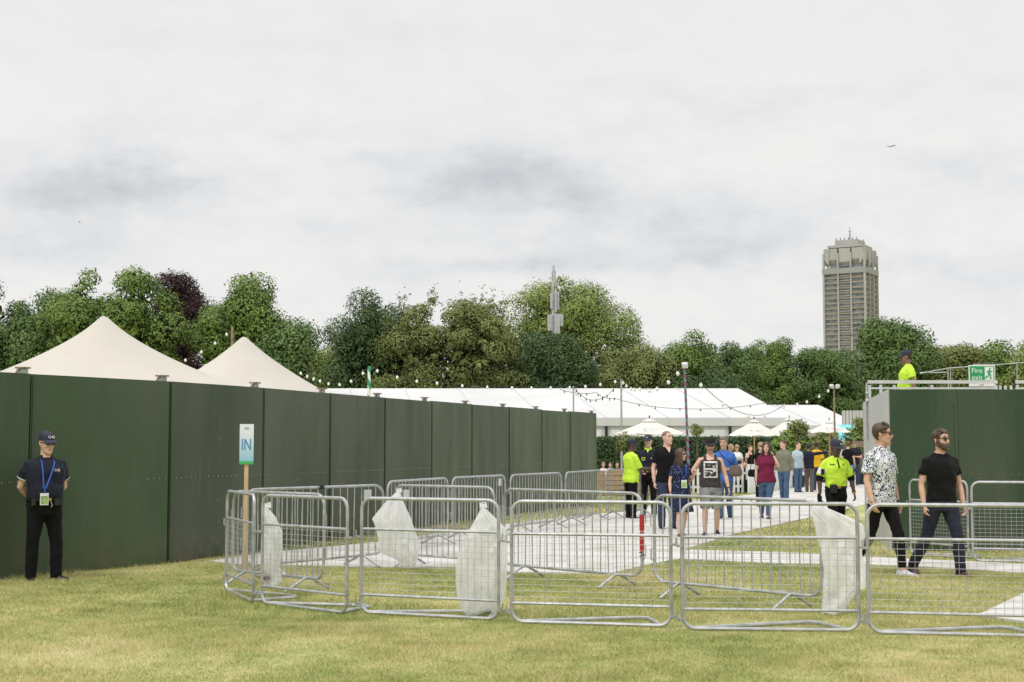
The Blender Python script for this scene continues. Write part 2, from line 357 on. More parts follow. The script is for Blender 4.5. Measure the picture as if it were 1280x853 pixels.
for i in range(len(FENCE) - 1):
    a, b = np.array(FENCE[i]), np.array(FENCE[i + 1]); d = b - a; ln = np.linalg.norm(d); d /= ln; ang = math.atan2(d[1], d[0]); rz = rotm('Z', ang); nn = np.array([d[1], -d[0]])
    mb = MB(); c = (a + b) / 2; dz = random.uniform(-.012, .012)
    warped(mb, a + d * .011, d, ln - .022, nn, FT + dz, i)
    mb.build('fence_panel', M['hoard'], fence)
    sb = MB()
    for k in range(21):                       # one row of screws along the mid joint
        t = .06 + (ln - .12) * k / 20; p = a + d * t + nn * .027; sb.sphere((p[0], p[1], 1.19 + random.uniform(-.006, .006)), .008 + random.uniform(0, .003), 6, 4)
    for t in (.045, ln * .5, ln * .5 + .02):
        for k in range(8):
            if random.random() < .8: p = a + d * (t + random.uniform(-.008, .008)) + nn * .027; sb.sphere((p[0], p[1], .2 + .31 * k + random.uniform(-.02, .02)), .007, 6, 4)
    sb.build('screw_row', M['screw'], fence)  # all screw heads of this panel in one mesh
    jb = MB(); p = b - nn * .05; jb.box((p[0], p[1], FT / 2 - .04), (.09, .06, FT - .08), rz); jb.build('joint_strip', M['hoard_gap'], fence, smooth=False)
    st = MB(); p = a + d * .055 + nn * .031; st.box((p[0], p[1], FT / 2), (.05, .012, FT - .05), rz); st.build('cover_strip', M['hoard'], fence, smooth=False)
    # timber post with a cap board, showing above the panels
    pb = MB(); p = b - nn * .13
    pb.box((p[0], p[1], FT / 2 + .03), (.11, .07, FT + .06), rz); po = pb.build('post', M['galv_dull'], fence, smooth=False)
    kb = MB(); kb.box((p[0], p[1], FT + .074), (.145, .13, .02), rz)
    q0 = p - d * .13; kb.tube([(q0[0], q0[1], FT - .04), (p[0] - d[0] * .07, p[1] - d[1] * .07, FT + .06)], .016, 6)
    kb.build('cap_board', M['oldwood'], po, smooth=False)
# ------------------------------------------------------------------ hoarding and deck at the right
WL, WR, WY, WH = 5.96, 10.4, 22.45, 2.53
rw = thing('hoarding_wall', 'dark green hoarding block with pale grey return, railing deck above it', 'wall')
M['hoard2'] = hoard_mat('green_hoarding_right', (.017, .042, .019), (.028, .054, .027))
for x0, x1 in ((WL, 7.02), (7.024, 8.25), (8.254, 9.48), (9.484, WR)):
    b = MB(); warped(b, np.array((x0, WY)), np.array((1., 0.)), x1 - x0 - .004, np.array((0., -1.)), WH, int(x0 * 3), amp=.007); b.build('wall_panel', M['hoard2'], rw)
    b = MB()
    for k in range(10): b.sphere((x0 + .06 + k * (x1 - x0 - .1) / 9, WY - .028, 1.2), .0085, 6, 4)
    b.build('screw_row', M['screw'], rw)  # screw heads across the wall panel
    b = MB(); b.box((x1 - .03, WY - .03, WH / 2 - .1), (.05, .012, WH - .25)); b.build('cover_strip', M['hoard2'], rw, smooth=False)
M['ply'] = mat('pale_grey_ply', (.42, .42, .40), .65, 0, (.52, .52, .50), 2.5, stretch=(4, 4, .3), bump=.05)
a, b_ = np.array((WL - .01, WY + .03)), np.array((7.25, 29.3)); d = b_ - a; ln = np.linalg.norm(d); d /= ln
for k in range(6):
    c = a + d * ln * (k + .5) / 6; b = MB(); b.box((c[0], c[1], WH / 2), (ln / 6 - .02, .05, WH), math.atan2(d[1], d[0])); b.build('return_panel', M['ply'], rw, smooth=False)
deck = thing('viewing_deck', 'raised steel deck with white guard rails behind the right hoarding', 'platform', (0, 0, 0))
DZ = 1.74
b = MB(); b.box((9.75, 29.2, DZ - .06), (4.6, 3.3, .12)); b.build('deck_board', M['oldwood'], deck, smooth=False)
for x in (7.6, 9.7, 11.9):
    for y in (27.8, 30.6): b = MB(); b.tube([(x, y, 0), (x, y, DZ - .12)], .04); b.build('leg', M['galv_dull'], deck)
M['rail'] = mat('white_guard_rail', (.66, .67, .68), .4, .2, (.58, .59, .60), 6)
RY = 27.4
def rail(x0, x1, posts):
    za, zb = HC + 79.2 * RY / F, HC + 71.3 * RY / F
    b = MB(); b.box(((x0 + x1) / 2, RY, za), (x1 - x0, .06, .062)); b.box(((x0 + x1) / 2, RY, zb), (x1 - x0, .05, .035)); b.build('guard_rail', M['rail'], deck, smooth=False)
    for x in posts: b = MB(); b.box((x, RY, (za + DZ) / 2 - .03), (.05, .045, za - DZ - .06)); b.build('rail_post', M['rail'], deck, smooth=False)
X = lambda px, d: (px - 640) / F * d
rail(X(1085, RY), X(1247, RY), [X(q, RY) for q in (1087, 1101, 1118, 1165, 1245)])
rail(X(1270, RY), X(1360, RY), [X(q, RY) for q in (1272, 1310)])
b = MB()
for q in (1250.5, 1257, 1264): b.box((X(q, RY + .02), RY + .02, 2.3), (.045, .03, 1.0))
b.build('gate_pickets', M['rail'], deck, smooth=False)
b = MB(); x = X(1083, RY); b.tube([(x, RY - .02, DZ), (x, RY - .02, HC + 78 * RY / F)], .02); b.sphere((x, RY - .06, 2.5), .045); b.sphere((x, RY - .06, 2.65), .035); b.build('clamp_post', M['galv'], deck)
hr = thing('scaffold_handrail', 'thin grey scaffold tube handrail beyond the fire exit sign', 'railing')
b = MB(); D2 = 30.6
b.tube([P(1150, 467, D2), P(1186, 460.5, D2), P(1281, 453.5, D2), P(1340, 450, D2)], .013); b.tube([P(1150, 466, D2 + .1), P(1185, 466, D2 + .1)], .013); b.build('top_tube', M['galv'], hr)
for q, yy in ((1185, 460), (1188, 460), (1271, 452), (1320, 450)):
    b = MB(); p = P(q, yy, D2 + .05); b.tube([p, (p.x, p.y, 0)], .014); b.build('post', M['galv'], hr)
# fire exit sign
M['sgreen'] = mat('sign_green', (.015, .30, .10), .4, 0, (.02, .33, .115), 3)
M['swhite'] = mat('sign_white', (.80, .83, .81), .4, 0, (.76, .79, .77), 3)
fs = thing('exit_sign', 'green and white Fire exit sign with running figure above right hoarding', 'sign', P(1227.5, 470, 30.4), R(2)); fs.scale = (1.19, 1.19, 1.19)
b = MB(); b.box((0, 0, 0), (.48, .012, .385)); b.build('board', M['swhite'], fs, smooth=False)
b = MB(); b.box((0, -.009, .035), (.445, .006, .275)); b.build('green_field', M['sgreen'], fs, smooth=False)
b = MB(); b.box((.125, -.015, .04), (.155, .005, .235)); b.build('door_field', M['swhite'], fs, smooth=False)
text_mesh('Fire', .128, M['swhite'], 'lettering', fs, (-.095, -.0145, .09), (math.pi / 2, 0, 0))
text_mesh('exit', .128, M['swhite'], 'lettering', fs, (-.095, -.0145, -.035), (math.pi / 2, 0, 0))
b = MB(); yy = -.02
def st(pts, r=.011): b.tube([(x, yy, z) for x, z in pts], r, 6)
b.sphere((.142, yy, .125), (.017, .004, .017)); st([(.138, .1), (.122, .045)], .016); st([(.135, .09), (.165, .075), (.18, .09)], .008); st([(.132, .09), (.1, .085), (.088, .06)], .008)
st([(.122, .045), (.15, .015), (.145, -.04), (.165, -.045)], .011); st([(.12, .045), (.105, .0), (.068, -.02), (.06, -.04)], .011)
b.build('running_figure', M['sgreen'], fs)
b = MB()
for k in (-.04, -.01, .02): b.box((k, -.009, -.165), (.02, .004, .012))
b.build('small_print', M['black'], fs, smooth=False)
b = MB(); b.box((0, .02, .2), (.3, .03, .03)); b.build('bracket', M['galv'], fs, smooth=False)
# IN sign on a stake
sg = thing('stake_sign', 'small pale blue IN sign on wooden stake at the pen corner', 'sign', (*G(306, 727)[:2], 0), R(8))
dS = sg.location.y; zS = lambda y: HC + (557 - y) * dS / F
b = MB(); b.box((0, 0, zS(540) / 2 - .05), (.05, .025, zS(540) + .1)); b.build('stake', M['timber'], sg, smooth=False)
def sign_mat():
    m = mat('sign_board_gradient', (.7, .8, .84), .45); N, L = nt(m); t = N.new('ShaderNodeTexCoord'); s = N.new('ShaderNodeSeparateXYZ'); L.new(t.outputs['Generated'], s.inputs[0])
    r = N.new('ShaderNodeValToRGB'); e = r.color_ramp.elements; e[0].position = .08; e[0].color = (.27, .52, .66, 1); e[1].position = .8; e[1].color = (.74, .77, .82, 1); L.new(s.outputs['Z'], r.inputs[0]); L.new(r.outputs[0], N['Principled BSDF'].inputs['Base Color']); return m
zc = (zS(530.5) + zS(580.5)) / 2; hh = zS(530.5) - zS(580.5); wS = 17.2 * dS / F
b = MB(); b.box((0, -.022, zc), (wS, .012, hh)); b.build('board', sign_mat(), sg, smooth=False)
b = MB(); b.box((0, -.031, zc - hh / 2 + .022), (wS - .002, .004, .034)); b.build('green_band', mat('sign_green_band', (.06, .42, .12), .5), sg, smooth=False)
M['signblue'] = mat('sign_lettering_blue', (.01, .22, .42), .5)
text_mesh('IN', .2, M['signblue'], 'lettering', sg, (-.003, -.030, zc - .01), (math.pi / 2, 0, 0), xs=.62)
b = MB(); b.tube([(.028 * math.cos(a), -.03, zc + hh / 2 - .05 + .012 * math.sin(a)) for a in np.linspace(0, 6.28, 13)[:-1]], .003, 5, closed=True); b.box((0, -.03, zc + hh / 2 - .05), (.035, .003, .008)); b.build('emblem', mat('sign_emblem', (.40, .50, .56), .5), sg)
# ------------------------------------------------------------------ beige two-peak tent
def heightfield(name, m, parent, fx, x0, x1, y0, y1, nx, ny, back=True):
    xs = np.linspace(x0, x1, nx); ys = np.linspace(y0, y1, ny); vs = []; fs = []
    for y in ys:
        for x in xs: vs.append((x, y, fx(x, y)))
    for j in range(ny - 1):
        for i in range(nx - 1):
            a = j * nx + i; fs.append((a, a + 1, a + nx + 1, a + nx))
    b = MB(); b.add(vs, fs); return b.build(name, m, parent)
tent = thing('peaked_tent', 'cream canvas tent with two swept peaks behind the green fence', 'tent')
p1, p2 = P(130, 394, 31.), P(305, 421, 35.)
def tz(x, y):
    r1 = math.hypot(x - p1.x, (y - p1.y) * 1.5); r2 = math.hypot(x - p2.x, (y - p2.y) * 1.3)
    z1 = p1.z + .17 - .87 * (r1 * r1 + .005) ** .315; z2 = p2.z + .15 - .90 * (r2 * r2 + .008) ** .37
    k = 14.; m = max(z1, z2); return max(2.1, m + math.log(math.exp(k * (z1 - m)) + math.exp(k * (z2 - m))) / k)
heightfield('canopy', M['canvas_beige'], tent, tz, -15.2, -3.6, 23.6, 42.5, 210, 250)
b = MB()
for (xa, ya, xb, yb) in ((-15, 23.8, -3.8, 23.8), (-3.7, 23.8, -3.7, 42.3), (-15, 23.8, -15, 42.3)):
    pa, pb = np.array((xa, ya)), np.array((xb, yb)); d = pb - pa
    b.box((*((pa + pb) / 2), 1.08), (np.linalg.norm(d), .03, 2.15), math.atan2(d[1], d[0]))
b.build('side_wall', M['canvas_beige'], tent, smooth=False)
for p in (p1, p2):
    b = MB(); b.tube([(p.x, p.y, 0), (p.x, p.y, p.z - .2)], .05); b.build('pole', M['timber'], tent)
# ------------------------------------------------------------------ white marquees
M['clear'] = mat('clear_marquee_window', (.66, .68, .70), .3, 0, (.74, .75, .76), 1.2, detail=3)
M['seam'] = mat('roof_seam', (.58, .59, .60), .6)
def marquee(label, xl, xr, ye, yr, ze, zr, hip, bays, win=True):
    t = thing('marquee', label, 'marquee'); yb = 2 * yr - ye
    b = MB(); b.add([(xl, ye, ze), (xr, ye, ze), (xr, yb, ze), (xl, yb, ze), (xl + hip, yr, zr), (xr - hip, yr, zr)], [(0, 1, 5, 4), (1, 2, 5), (2, 3, 4, 5), (3, 0, 4)])
    b.build('roof', M['canvas_white'], t, smooth=False)
    xs = np.linspace(xl, xr, bays + 1)
    for x in xs[1:-1]:
        b = MB(); xr_ = min(max(x - 1.6, xl + hip), xr - hip)
        for k in range(10):
            f0, f1 = k / 10, (k + 1) / 10; q = lambda f: (x + (xr_ - x) * f, ye + (yr - ye) * f, ze + (zr - ze) * f + .02)
            b.tube([q(f0), q(f1)], .03, 5)
        b.build('roof_seam', M['seam'], t)
    b = MB(); b.box(((xl + xr) / 2, ye - .012, ze - .19), (xr - xl, .02, .38)); b.box((xr + .012, (ye + yb) / 2, ze - .19), (.02, yb - ye, .38)); b.build('valance', M['canvas_white'], t, smooth=False)
    b = MB(); b.box(((xl + xr) / 2, ye - .03, ze - .4), (xr - xl, .012, .035)); b.build('valance_trim', M['seam'], t, smooth=False)
    b = MB(); b.box(((xl + xr) / 2, ye + .1, ze / 2 - .2), (xr - xl - .2, .02, ze - .4)); b.box((xr - .1, (ye + yb) / 2, ze / 2 - .2), (.02, yb - ye - .3, ze - .4)); b.box((xl + .1, (ye + yb) / 2, ze / 2 - .2), (.02, yb - ye - .3, ze - .4)); b.build('side_wall', M['canvas_white'], t, smooth=False)
    for i in range(bays):
        if win:
            b = MB(); b.box(((xs[i] + xs[i + 1]) / 2, ye + .08, 1.7), (xs[i + 1] - xs[i] - .5, .02, 1.5)); b.build('window', M['clear'], t, smooth=False)
    for x in xs:
        b = MB(); b.box((x, ye + .03, ze / 2 - .1), (.13, .09, ze - .2)); b.build('post', M['black'], t, smooth=False)
    return t
marquee('long white marquee with a clear walled front behind the parasols', -14., 14.15, 72., 82., 3.05, 4.93, 1.1, 9)
marquee('smaller white marquee beyond the right end of the long marquee', 15.2, 23.6, 96., 104., 3.0, 4.6, 1.2, 3, False)
# ------------------------------------------------------------------ foliage
def leaf_mat(name, c, c2, tr=.34, rnd=.15):
    m = mat(name, c, .6, 0, c2, .45, lo=.3, hi=.7, rnd=rnd, trans=tr, spec=.2, detail=4)
    N, L = nt(m); at = N.new('ShaderNodeAttribute'); at.attribute_name = 'soft_normal'          # leaves shade with the clump they grow on
    for n in list(N):
        if n.type in ('BSDF_PRINCIPLED', 'BSDF_TRANSLUCENT'): L.new(at.outputs['Vector'], n.inputs['Normal'])
    return m
def leaf_cloud(clumps, per, size, up=.25, jit=.35, r=None):
    """leaf quads on the shells of many small clumps; clumps: (x,y,z,r)"""
    r = r or rng; cl = np.asarray(clumps, float); n = np.maximum((per * (cl[:, 3] / cl[:, 3].mean()) ** 2).astype(int), 3)
    C = np.repeat(cl, n, axis=0); k = len(C)
    d = r.normal(size=(k, 3)); d[:, 2] += up; d /= np.linalg.norm(d, axis=1)[:, None]
    rad = C[:, 3] * (1 + jit * np.clip(r.normal(size=k), -2, 1.4) * .45) * r.uniform(.55, 1.08, k) ** .5
    pos = C[:, :3] + d * rad[:, None] * np.array([1, 1, .85])
    nn = d + .48 * r.normal(size=(k, 3)) + np.array([0, 0, .35]); nn /= np.linalg.norm(nn, axis=1)[:, None]
    t = np.cross(nn, r.normal(size=(k, 3))); t /= np.linalg.norm(t, axis=1)[:, None]; b = np.cross(nn, t)
    s = size * r.uniform(.5, 1.3, k)[:, None]
    droop = np.array([0, 0, -1.]) * s * .25
    V = np.stack([pos - t * s, pos + b * s * .55, pos + t * s + droop, pos - b * s * .55], 1)
    ctr = cl[:, :3].mean(0) * np.array([1, 1, .8]); big = pos - ctr; big /= np.linalg.norm(big, axis=1)[:, None] + 1e-6
    sn = .62 * d + .38 * big + .42 * nn; sn /= np.linalg.norm(sn, axis=1)[:, None]; NRM.append(np.repeat(sn, 4, axis=0))
    return V.reshape(-1, 3)
NRM = []
def leaf_obj(name, V, m, parent=None):
    o = np_obj(name, V, 4, m, parent, np.concatenate(NRM)); NRM.clear(); return o
def crown_clumps(w, dpt, z0, z1, n, rr, r, lop=0., tip=.0):
    """clump centres filling an uneven crown from z0 to z1"""
    out = []; lobes = [(r.uniform(-.35, .35) * w, r.uniform(-.35, .35) * dpt, r.uniform(.25, .85), r.uniform(.5, .8)) for _ in range(7)]
    h = z1 - z0
    while len(out) < n:
        f = r.random(); lb = lobes[r.integers(len(lobes))]
        if r.random() < .55:
            d = r.normal(size=3); d /= np.linalg.norm(d); q = r.random() ** .33
            p = np.array((lb[0], lb[1], z0 + h * lb[2])) + d * q * np.array((w * .26, dpt * .26, h * .24))
        else:
            d = r.normal(size=3); d /= np.linalg.norm(d); q = r.random() ** .28
            p = np.array((0, 0, z0 + h * .5)) + d * q * np.array((w * .46, dpt * .46, h * .47))
        e = (p[0] / (w * .5)) ** 2 + (p[1] / (dpt * .5)) ** 2 + ((p[2] - z0 - h * .47) / (h * .53)) ** 2
        if e > 1.05 or p[2] < z0: continue
        out.append((*p, rr * r.uniform(.6, 1.35)))
    for _ in range(int(n * .55)):                    # dome of outer clumps with uneven bosses
        x = r.uniform(-.47, .47); ph_ = x * 9 + lobes[0][0]; top = (1 - abs(2 * x) ** 2.6) ** .7 * (.90 + .10 * math.sin(ph_ * 1.7) + .05 * r.normal())
        out.append((x * w, r.normal() * .17 * dpt, z0 + h * max(.12, top * r.uniform(.72, 1.) if r.random() < .6 else top * r.uniform(.2, .8)), rr * r.uniform(.6, 1.15)))
    zt_ = float(np.percentile([p[2] + p[3] * .75 for p in out], 98)); xm = max(abs(p[0]) + p[3] * .7 for p in out)
    k_ = (z1 - z0) / (zt_ - z0); out = [(p[0] * w * .5 / xm, p[1], z0 + (p[2] - z0) * k_, p[3]) for p in out]
    return [p for p in out if p[2] + p[3] * .75 < z1 + .12]
BARK = mat('bark', (.075, .06, .045), .9, 0, (.12, .10, .08), 6, bump=.4, bs=20)
def tree(label, cx, ptop, d, wpx, mtl, z0=1.5, dense=1.0, leaf=.092, clump=.95, twigs=0, seed=0, dpt=None, name='tree', cat='tree', airy=1., group=None):
    r = np.random.default_rng(seed + 100); rnd = random.Random(seed)
    base = P(cx, 557, d); h = P(cx, ptop, d).z; wd = wpx / F * d; dp = dpt or wd * .8
    t = thing(name, label, cat, (base.x, d, 0), 0, group)
    n = int(70 * dense * max(.5, wd * (h - z0) / 90)); cl = crown_clumps(wd, dp, z0, h, n, clump, r)
    V = leaf_cloud(cl, 620 * airy, leaf, r=r)
    inner = [(c[0] * .72, c[1] * .72, z0 + (c[2] - z0) * .85, c[3] * .8) for c in cl]  # interior layer of larger leaves, added to block light through the crown
    V = np.concatenate([V, leaf_cloud(inner, 34 * airy, leaf * 2.8, r=r)])
    if twigs:                                                # thin leader shoots above the outline
        for _ in range(twigs):
            a = r.uniform(-.42, .42) * wd; top = max([c[2] for c in cl if abs(c[0] - a) < wd * .1] + [z0 + (h - z0) * .5]); L_ = r.uniform(.6, 1.7)
            sp = [(a + r.normal() * .12, r.normal() * dp * .15, top + clump * .5 + L_ * k / 6, .20 * (1.25 - k / 6)) for k in range(7)]
            V = np.concatenate([V, leaf_cloud(sp, 14, leaf * .7, r=r)])
    leaf_obj('crown', V, mtl, t)
    b = MB(); tr = .035 * h ** .9; top = z0 + (h - z0) * .62
    b.tube([(0, 0, -.1), (0, 0, .4), (rnd.uniform(-.2, .2), 0, z0 + .5), (rnd.uniform(-.3, .3), .1, top)], [tr * 1.35, tr, tr * .8, tr * .3], 10)
    for _ in range(9):
        f = rnd.uniform(.15, .75); s_ = np.array((0, 0, z0 + (top - z0) * f)); c = cl[rnd.randrange(len(cl))]
        e_ = np.array(c[:3]); md = (s_ + e_) / 2 + np.array((0, 0, -.3)); b.tube([s_, md, e_], [tr * .45, tr * .3, tr * .08], 6)
    b.build('trunk', BARK, t)
    return t
LM = [leaf_mat('leaves_mid', (0.156, 0.256, 0.060), (0.267, 0.373, 0.099)), leaf_mat('leaves_dark', (0.077, 0.137, 0.055), (0.137, 0.203, 0.076)), leaf_mat('leaves_light', (0.267, 0.363, 0.093), (0.385, 0.457, 0.140)),
      leaf_mat('leaves_copper', (0.055, 0.033, 0.034), (0.083, 0.045, 0.043)), leaf_mat('leaves_olive', (0.198, 0.251, 0.076), (0.299, 0.336, 0.120)), leaf_mat('leaves_deep', (0.110, 0.196, 0.064), (0.204, 0.297, 0.094))]
TR = [ # label, centre px, top px, distance, width px, leaves, kwargs
 ('broad dark tree at the left edge behind the tent', 4, 346, 78, 170, 5, {}),
 ('tall full green tree directly behind the taller tent peak', 142, 342, 76, 200, 0, {}),
 ('rounded green tree behind the left slope of the taller tent', 90, 362, 80, 110, 0, {}),
 ('copper leaved tree peeping between two green crowns', 214, 343, 92, 84, 3, dict(z0=6)),
 ('green tree sloping down to the right behind the smaller tent peak', 296, 346, 78, 140, 0, {}),
 ('low green tree filling the right flank behind the smaller tent peak', 352, 402, 76, 90, 5, {}),
 ('pale green tree in the narrow gap right of the tent', 402, 432, 120, 60, 2, {}),
 ('very dark tree standing behind the start of the marquee roof', 468, 364, 100, 140, 1, dict(clump=1.1)),
 ('feathery olive green tree with thin shoots along its top', 560, 376, 99, 200, 4, dict(twigs=18, leaf=.095, dense=1.1)),
 ('airy pale yellow green plane tree around the lattice mast', 712, 350, 112, 206, 2, dict(airy=.8, z0=4, clump=1.3, dense=.8)),
 ('dark rounded tree in front of the pale plane tree', 690, 416, 101, 118, 1, {}),
 ('soft grey green tree right of the pale plane tree', 800, 432, 104, 110, 4, {}),
 ('fresh green tree behind the striped lamp pole', 858, 418, 106, 100, 0, {}),
 ('dark green tree above the hipped end of the marquee', 912, 428, 110, 92, 5, {}),
 ('rounded mid green tree left of the tower', 962, 416, 119, 96, 0, {}),
 ('low dark tree across the foot of the tower', 1034, 436, 118, 104, 5, {}),
 ('tall dark green tree right of the tower behind the steward', 1122, 402, 80, 104, 5, dict(dense=1.2)),
 ('olive tree right of the steward above the deck', 1192, 431, 88, 84, 4, {}),
 ('mixed green tree beyond the fire exit sign', 1246, 428, 90, 84, 0, {}),
 ('yellow green tree at the right edge of the picture', 1302, 422, 84, 90, 2, {}),
 ('dark low tree filling in below the mid green crowns', 880, 462, 103, 150, 1, dict(dense=.8)),
 ('dark bushy tree behind the smaller marquee', 1010, 470, 122, 170, 5, dict(dense=.8)),
]
for i, (lb, cx_, pt, d, wp, mi, kw) in enumerate(TR):
    tree(lb, cx_, pt, d, wp, LM[mi], seed=i * 7 + 3, group='trees along the skyline', **kw)
# a far wood behind the crowns
V = leaf_cloud([(x, 140 + random.uniform(-6, 6), random.uniform(1, 6.5), 2.2) for x in np.arange(-62, 66, .55)], 60, .5)
tag(leaf_obj('far_wood', V, LM[5]), 'dark continuous belt of far woodland between the tree crowns', 'woodland', kind='stuff')
# clipped hedge
HM = leaf_mat('hedge_leaves', (.060, .105, .052), (.088, .135, .066), .2)
hd = thing('hedge', 'long clipped dark green hedge in front of the white marquee', 'hedge', (0, 66, 0))
b = MB(); b.box((8.6, .45, .93), (10.6, .6, 1.86)); b.build('hedge_core', mat('hedge_core', (.035, .065, .03), .9), hd, smooth=False)
n = 26000; V0 = np.c_[rng.uniform(3.2, 14.1, n), np.where(rng.random(n) < .75, rng.normal(0.03, .07, n), rng.uniform(0, .9, n)), np.zeros(n)]
V0[:, 2] = np.where(V0[:, 1] > .15, 1.94 + rng.normal(0, .05, n), rng.uniform(.02, 2.0, n))
nn = rng.normal(size=(n, 3)) + np.array([0, -1.2, .3]); nn /= np.linalg.norm(nn, axis=1)[:, None]; t_ = np.cross(nn, rng.normal(size=(n, 3))); t_ /= np.linalg.norm(t_, axis=1)[:, None]; bb = np.cross(nn, t_); s_ = .07 * rng.uniform(.6, 1.3, n)[:, None]
np_obj('foliage', np.stack([V0 - t_ * s_, V0 + bb * s_ * .6, V0 + t_ * s_, V0 - bb * s_ * .6], 1).reshape(-1, 3), 4, HM, hd, np.repeat(nn, 4, axis=0))
# small clipped ball trees and shrubs
def topiary(label, px, pc, d, rad, mtl, stem=True, name='topiary_tree', n=16):
    c = P(px, pc, d); t = thing(name, label, 'shrub' if not stem else 'topiary', (c.x, d, 0))
    r = np.random.default_rng(int(px)); cl = []
    for _ in range(n):
        v = r.normal(size=3); v /= np.linalg.norm(v); cl.append((*(v * rad * .55 * r.random() ** .4 + np.array((0, 0, c.z))), rad * .5))
    leaf_obj('crown', leaf_cloud(cl, 70, rad * .12, r=r), mtl, t)
    b = MB(); b.tube([(0, 0, 0), (.02, 0, c.z * .5), (0, 0, c.z)], [.05, .035, .03], 8); b.build('trunk', BARK, t)
    if stem:
        b = MB(); b.loft([[(q * math.cos(a), q * math.sin(a), z) for a in np.linspace(0, 6.283, 16, endpoint=False)] for q, z in ((.2, 0), (.26, .42), (.28, .44), (.28, .48))]); b.build('pot', M['black'], t)
    return t
topiary('rounded ball tree under the first large parasol', 780, 553, 50, .42, LM[4])
topiary('small ball tree on a thin stem beside the striped pole', 871, 538, 50, .27, LM[4])
topiary('large leafy ball tree between the right parasols', 998, 537, 56, .48, LM[4])
topiary('ball tree close to the grey end wall', 1076, 531, 60, .42, LM[4])
topiary('loose mixed shrub behind the white panel fence', 988, 560, 63, .95, LM[0], False, 'shrub', 30)
topiary('low mixed shrub below the far right parasol', 1030, 557, 66, .95, LM[4], False, 'shrub', 30)
topiary('green shrub beside the two men by the grey end wall', 1074, 552, 70, 1.0, LM[0], False, 'shrub', 30)
# ------------------------------------------------------------------ parasols
M['parasol'] = mat('parasol_canvas', (.76, .745, .71), .8, 0, (.70, .685, .655), 1.5, trans=.2)
M['logo'] = mat('pale_blue_print', (.16, .24, .42), .7)
def parasol(label, px, pa, pr, d, wpx, rot, logo=True):
    c = P(px, 557, d); za = P(px, pa, d).z; zr = P(px, pr, d).z; r = wpx / F * d / 2
    t = thing('parasol', label, 'parasol', (c.x, d, 0), rot, 'white café parasols')
    n = 8; b = MB(); rings = []
    for f, sag in ((1., 0), (.7, -.02), (.4, -.03), (.12, 0)):
        ring = []
        for k in range(n * 4):
            a = 2 * math.pi * k / (n * 4) + math.pi / 8; ph = (k % 4) / 4; rr = r * f * math.cos(math.pi / n) / math.cos(((k % 4) / 4 - .5) * 2 * math.pi / n) if k % 4 else r * f
            ring.append((rr * math.cos(a), rr * math.sin(a), zr + (za - zr) * (1 - f) ** .85 + sag - .05 * f * math.sin(ph * math.pi)))
        rings.append(ring)
    b.loft(rings, cap=False); b.build('canopy', M['parasol'], t, ang=20)
    b = MB(); b.loft([[(q * math.cos(a), q * math.sin(a), z) for a in np.linspace(0, 6.283, 16, endpoint=False)] for q, z in ((r * .2, za - .07), (r * .15, za - .005), (.03, za + .05))]); b.build('vent_cap', M['parasol'], t)
    b = MB(); b.tube([(0, 0, za), (0, 0, za + .16)], .022); b.build('finial', M['black'], t)
    b = MB(); b.tube([(0, 0, 0), (0, 0, za - .05)], .03); b.build('pole', M['timber'], t)
    for k in range(n):
        a = 2 * math.pi * k / n + math.pi / 8; b = MB(); b.tube([(.03 * math.cos(a), .03 * math.sin(a), za - .55 * (za - zr) - .32), (r * .55 * math.cos(a), r * .55 * math.sin(a), zr + (za - zr) * .42)], .012, 5); b.build('strut', M['timber'], t)
    b = MB(); b.box((0, 0, .06), (.55, .55, .12)); b.build('base', M['black'], t, smooth=False)
    if logo:                                                 # small printed emblem and word on the facing panel
        a0 = -math.pi / 2 - rot; b = MB()
        for j, (u, wv, hv) in enumerate(((-.26, .12, .05), (-.08, .07, .025), (0, .06, .025), (.08, .06, .025), (.16, .06, .025))):
            f = .80; rr = r * f * .985; zz_ = zr + (za - zr) * (1 - f) ** .85 + .015
            q = np.array((rr * math.cos(a0) - u * math.sin(a0), rr * math.sin(a0) + u * math.cos(a0), zz_)); tl = math.atan2((za - zr) * .9, r)
            b.box(q, (wv, hv, .008), rotm('Z', a0 + math.pi / 2) @ rotm('X', tl))
        b.build('print', M['logo'], t, smooth=False)
    return t
parasol('large white parasol above the capped guard and yellow shirted steward', 812, 525, 542, 52, 90, .0)
parasol('white parasol in front of the marquee right of the man in blue', 943, 526, 544, 59, 64, .4)
parasol('white parasol partly hidden behind its neighbour and the ball tree', 987, 524, 544, 64, 66, .2, False)
parasol('white parasol at the far right above the couple in front of the shrubs', 1037, 527, 540, 63, 56, .5)
# turquoise awning behind
aw = thing('awning', 'small turquoise awning edge behind the far right parasol', 'awning', (*P(1067, 557, 74)[:2], 0))
b = MB(); b.add([(-.9, 0, 2.15), (.9, 0, 2.15), (.9, 1.6, 2.75), (-.9, 1.6, 2.75)], [(0, 1, 2, 3)]); b.box((0, -.01, 2.07), (1.8, .02, .2)); b.build('canopy', mat('turquoise_canvas', (.16, .52, .58), .7, 0, (.2, .58, .62), 4), aw, smooth=False)
for x in (-.85, .85): b = MB(); b.tube([(x, 0, 0), (x, 0, 2.1)], .025); b.build('pole', M['galv'], aw)
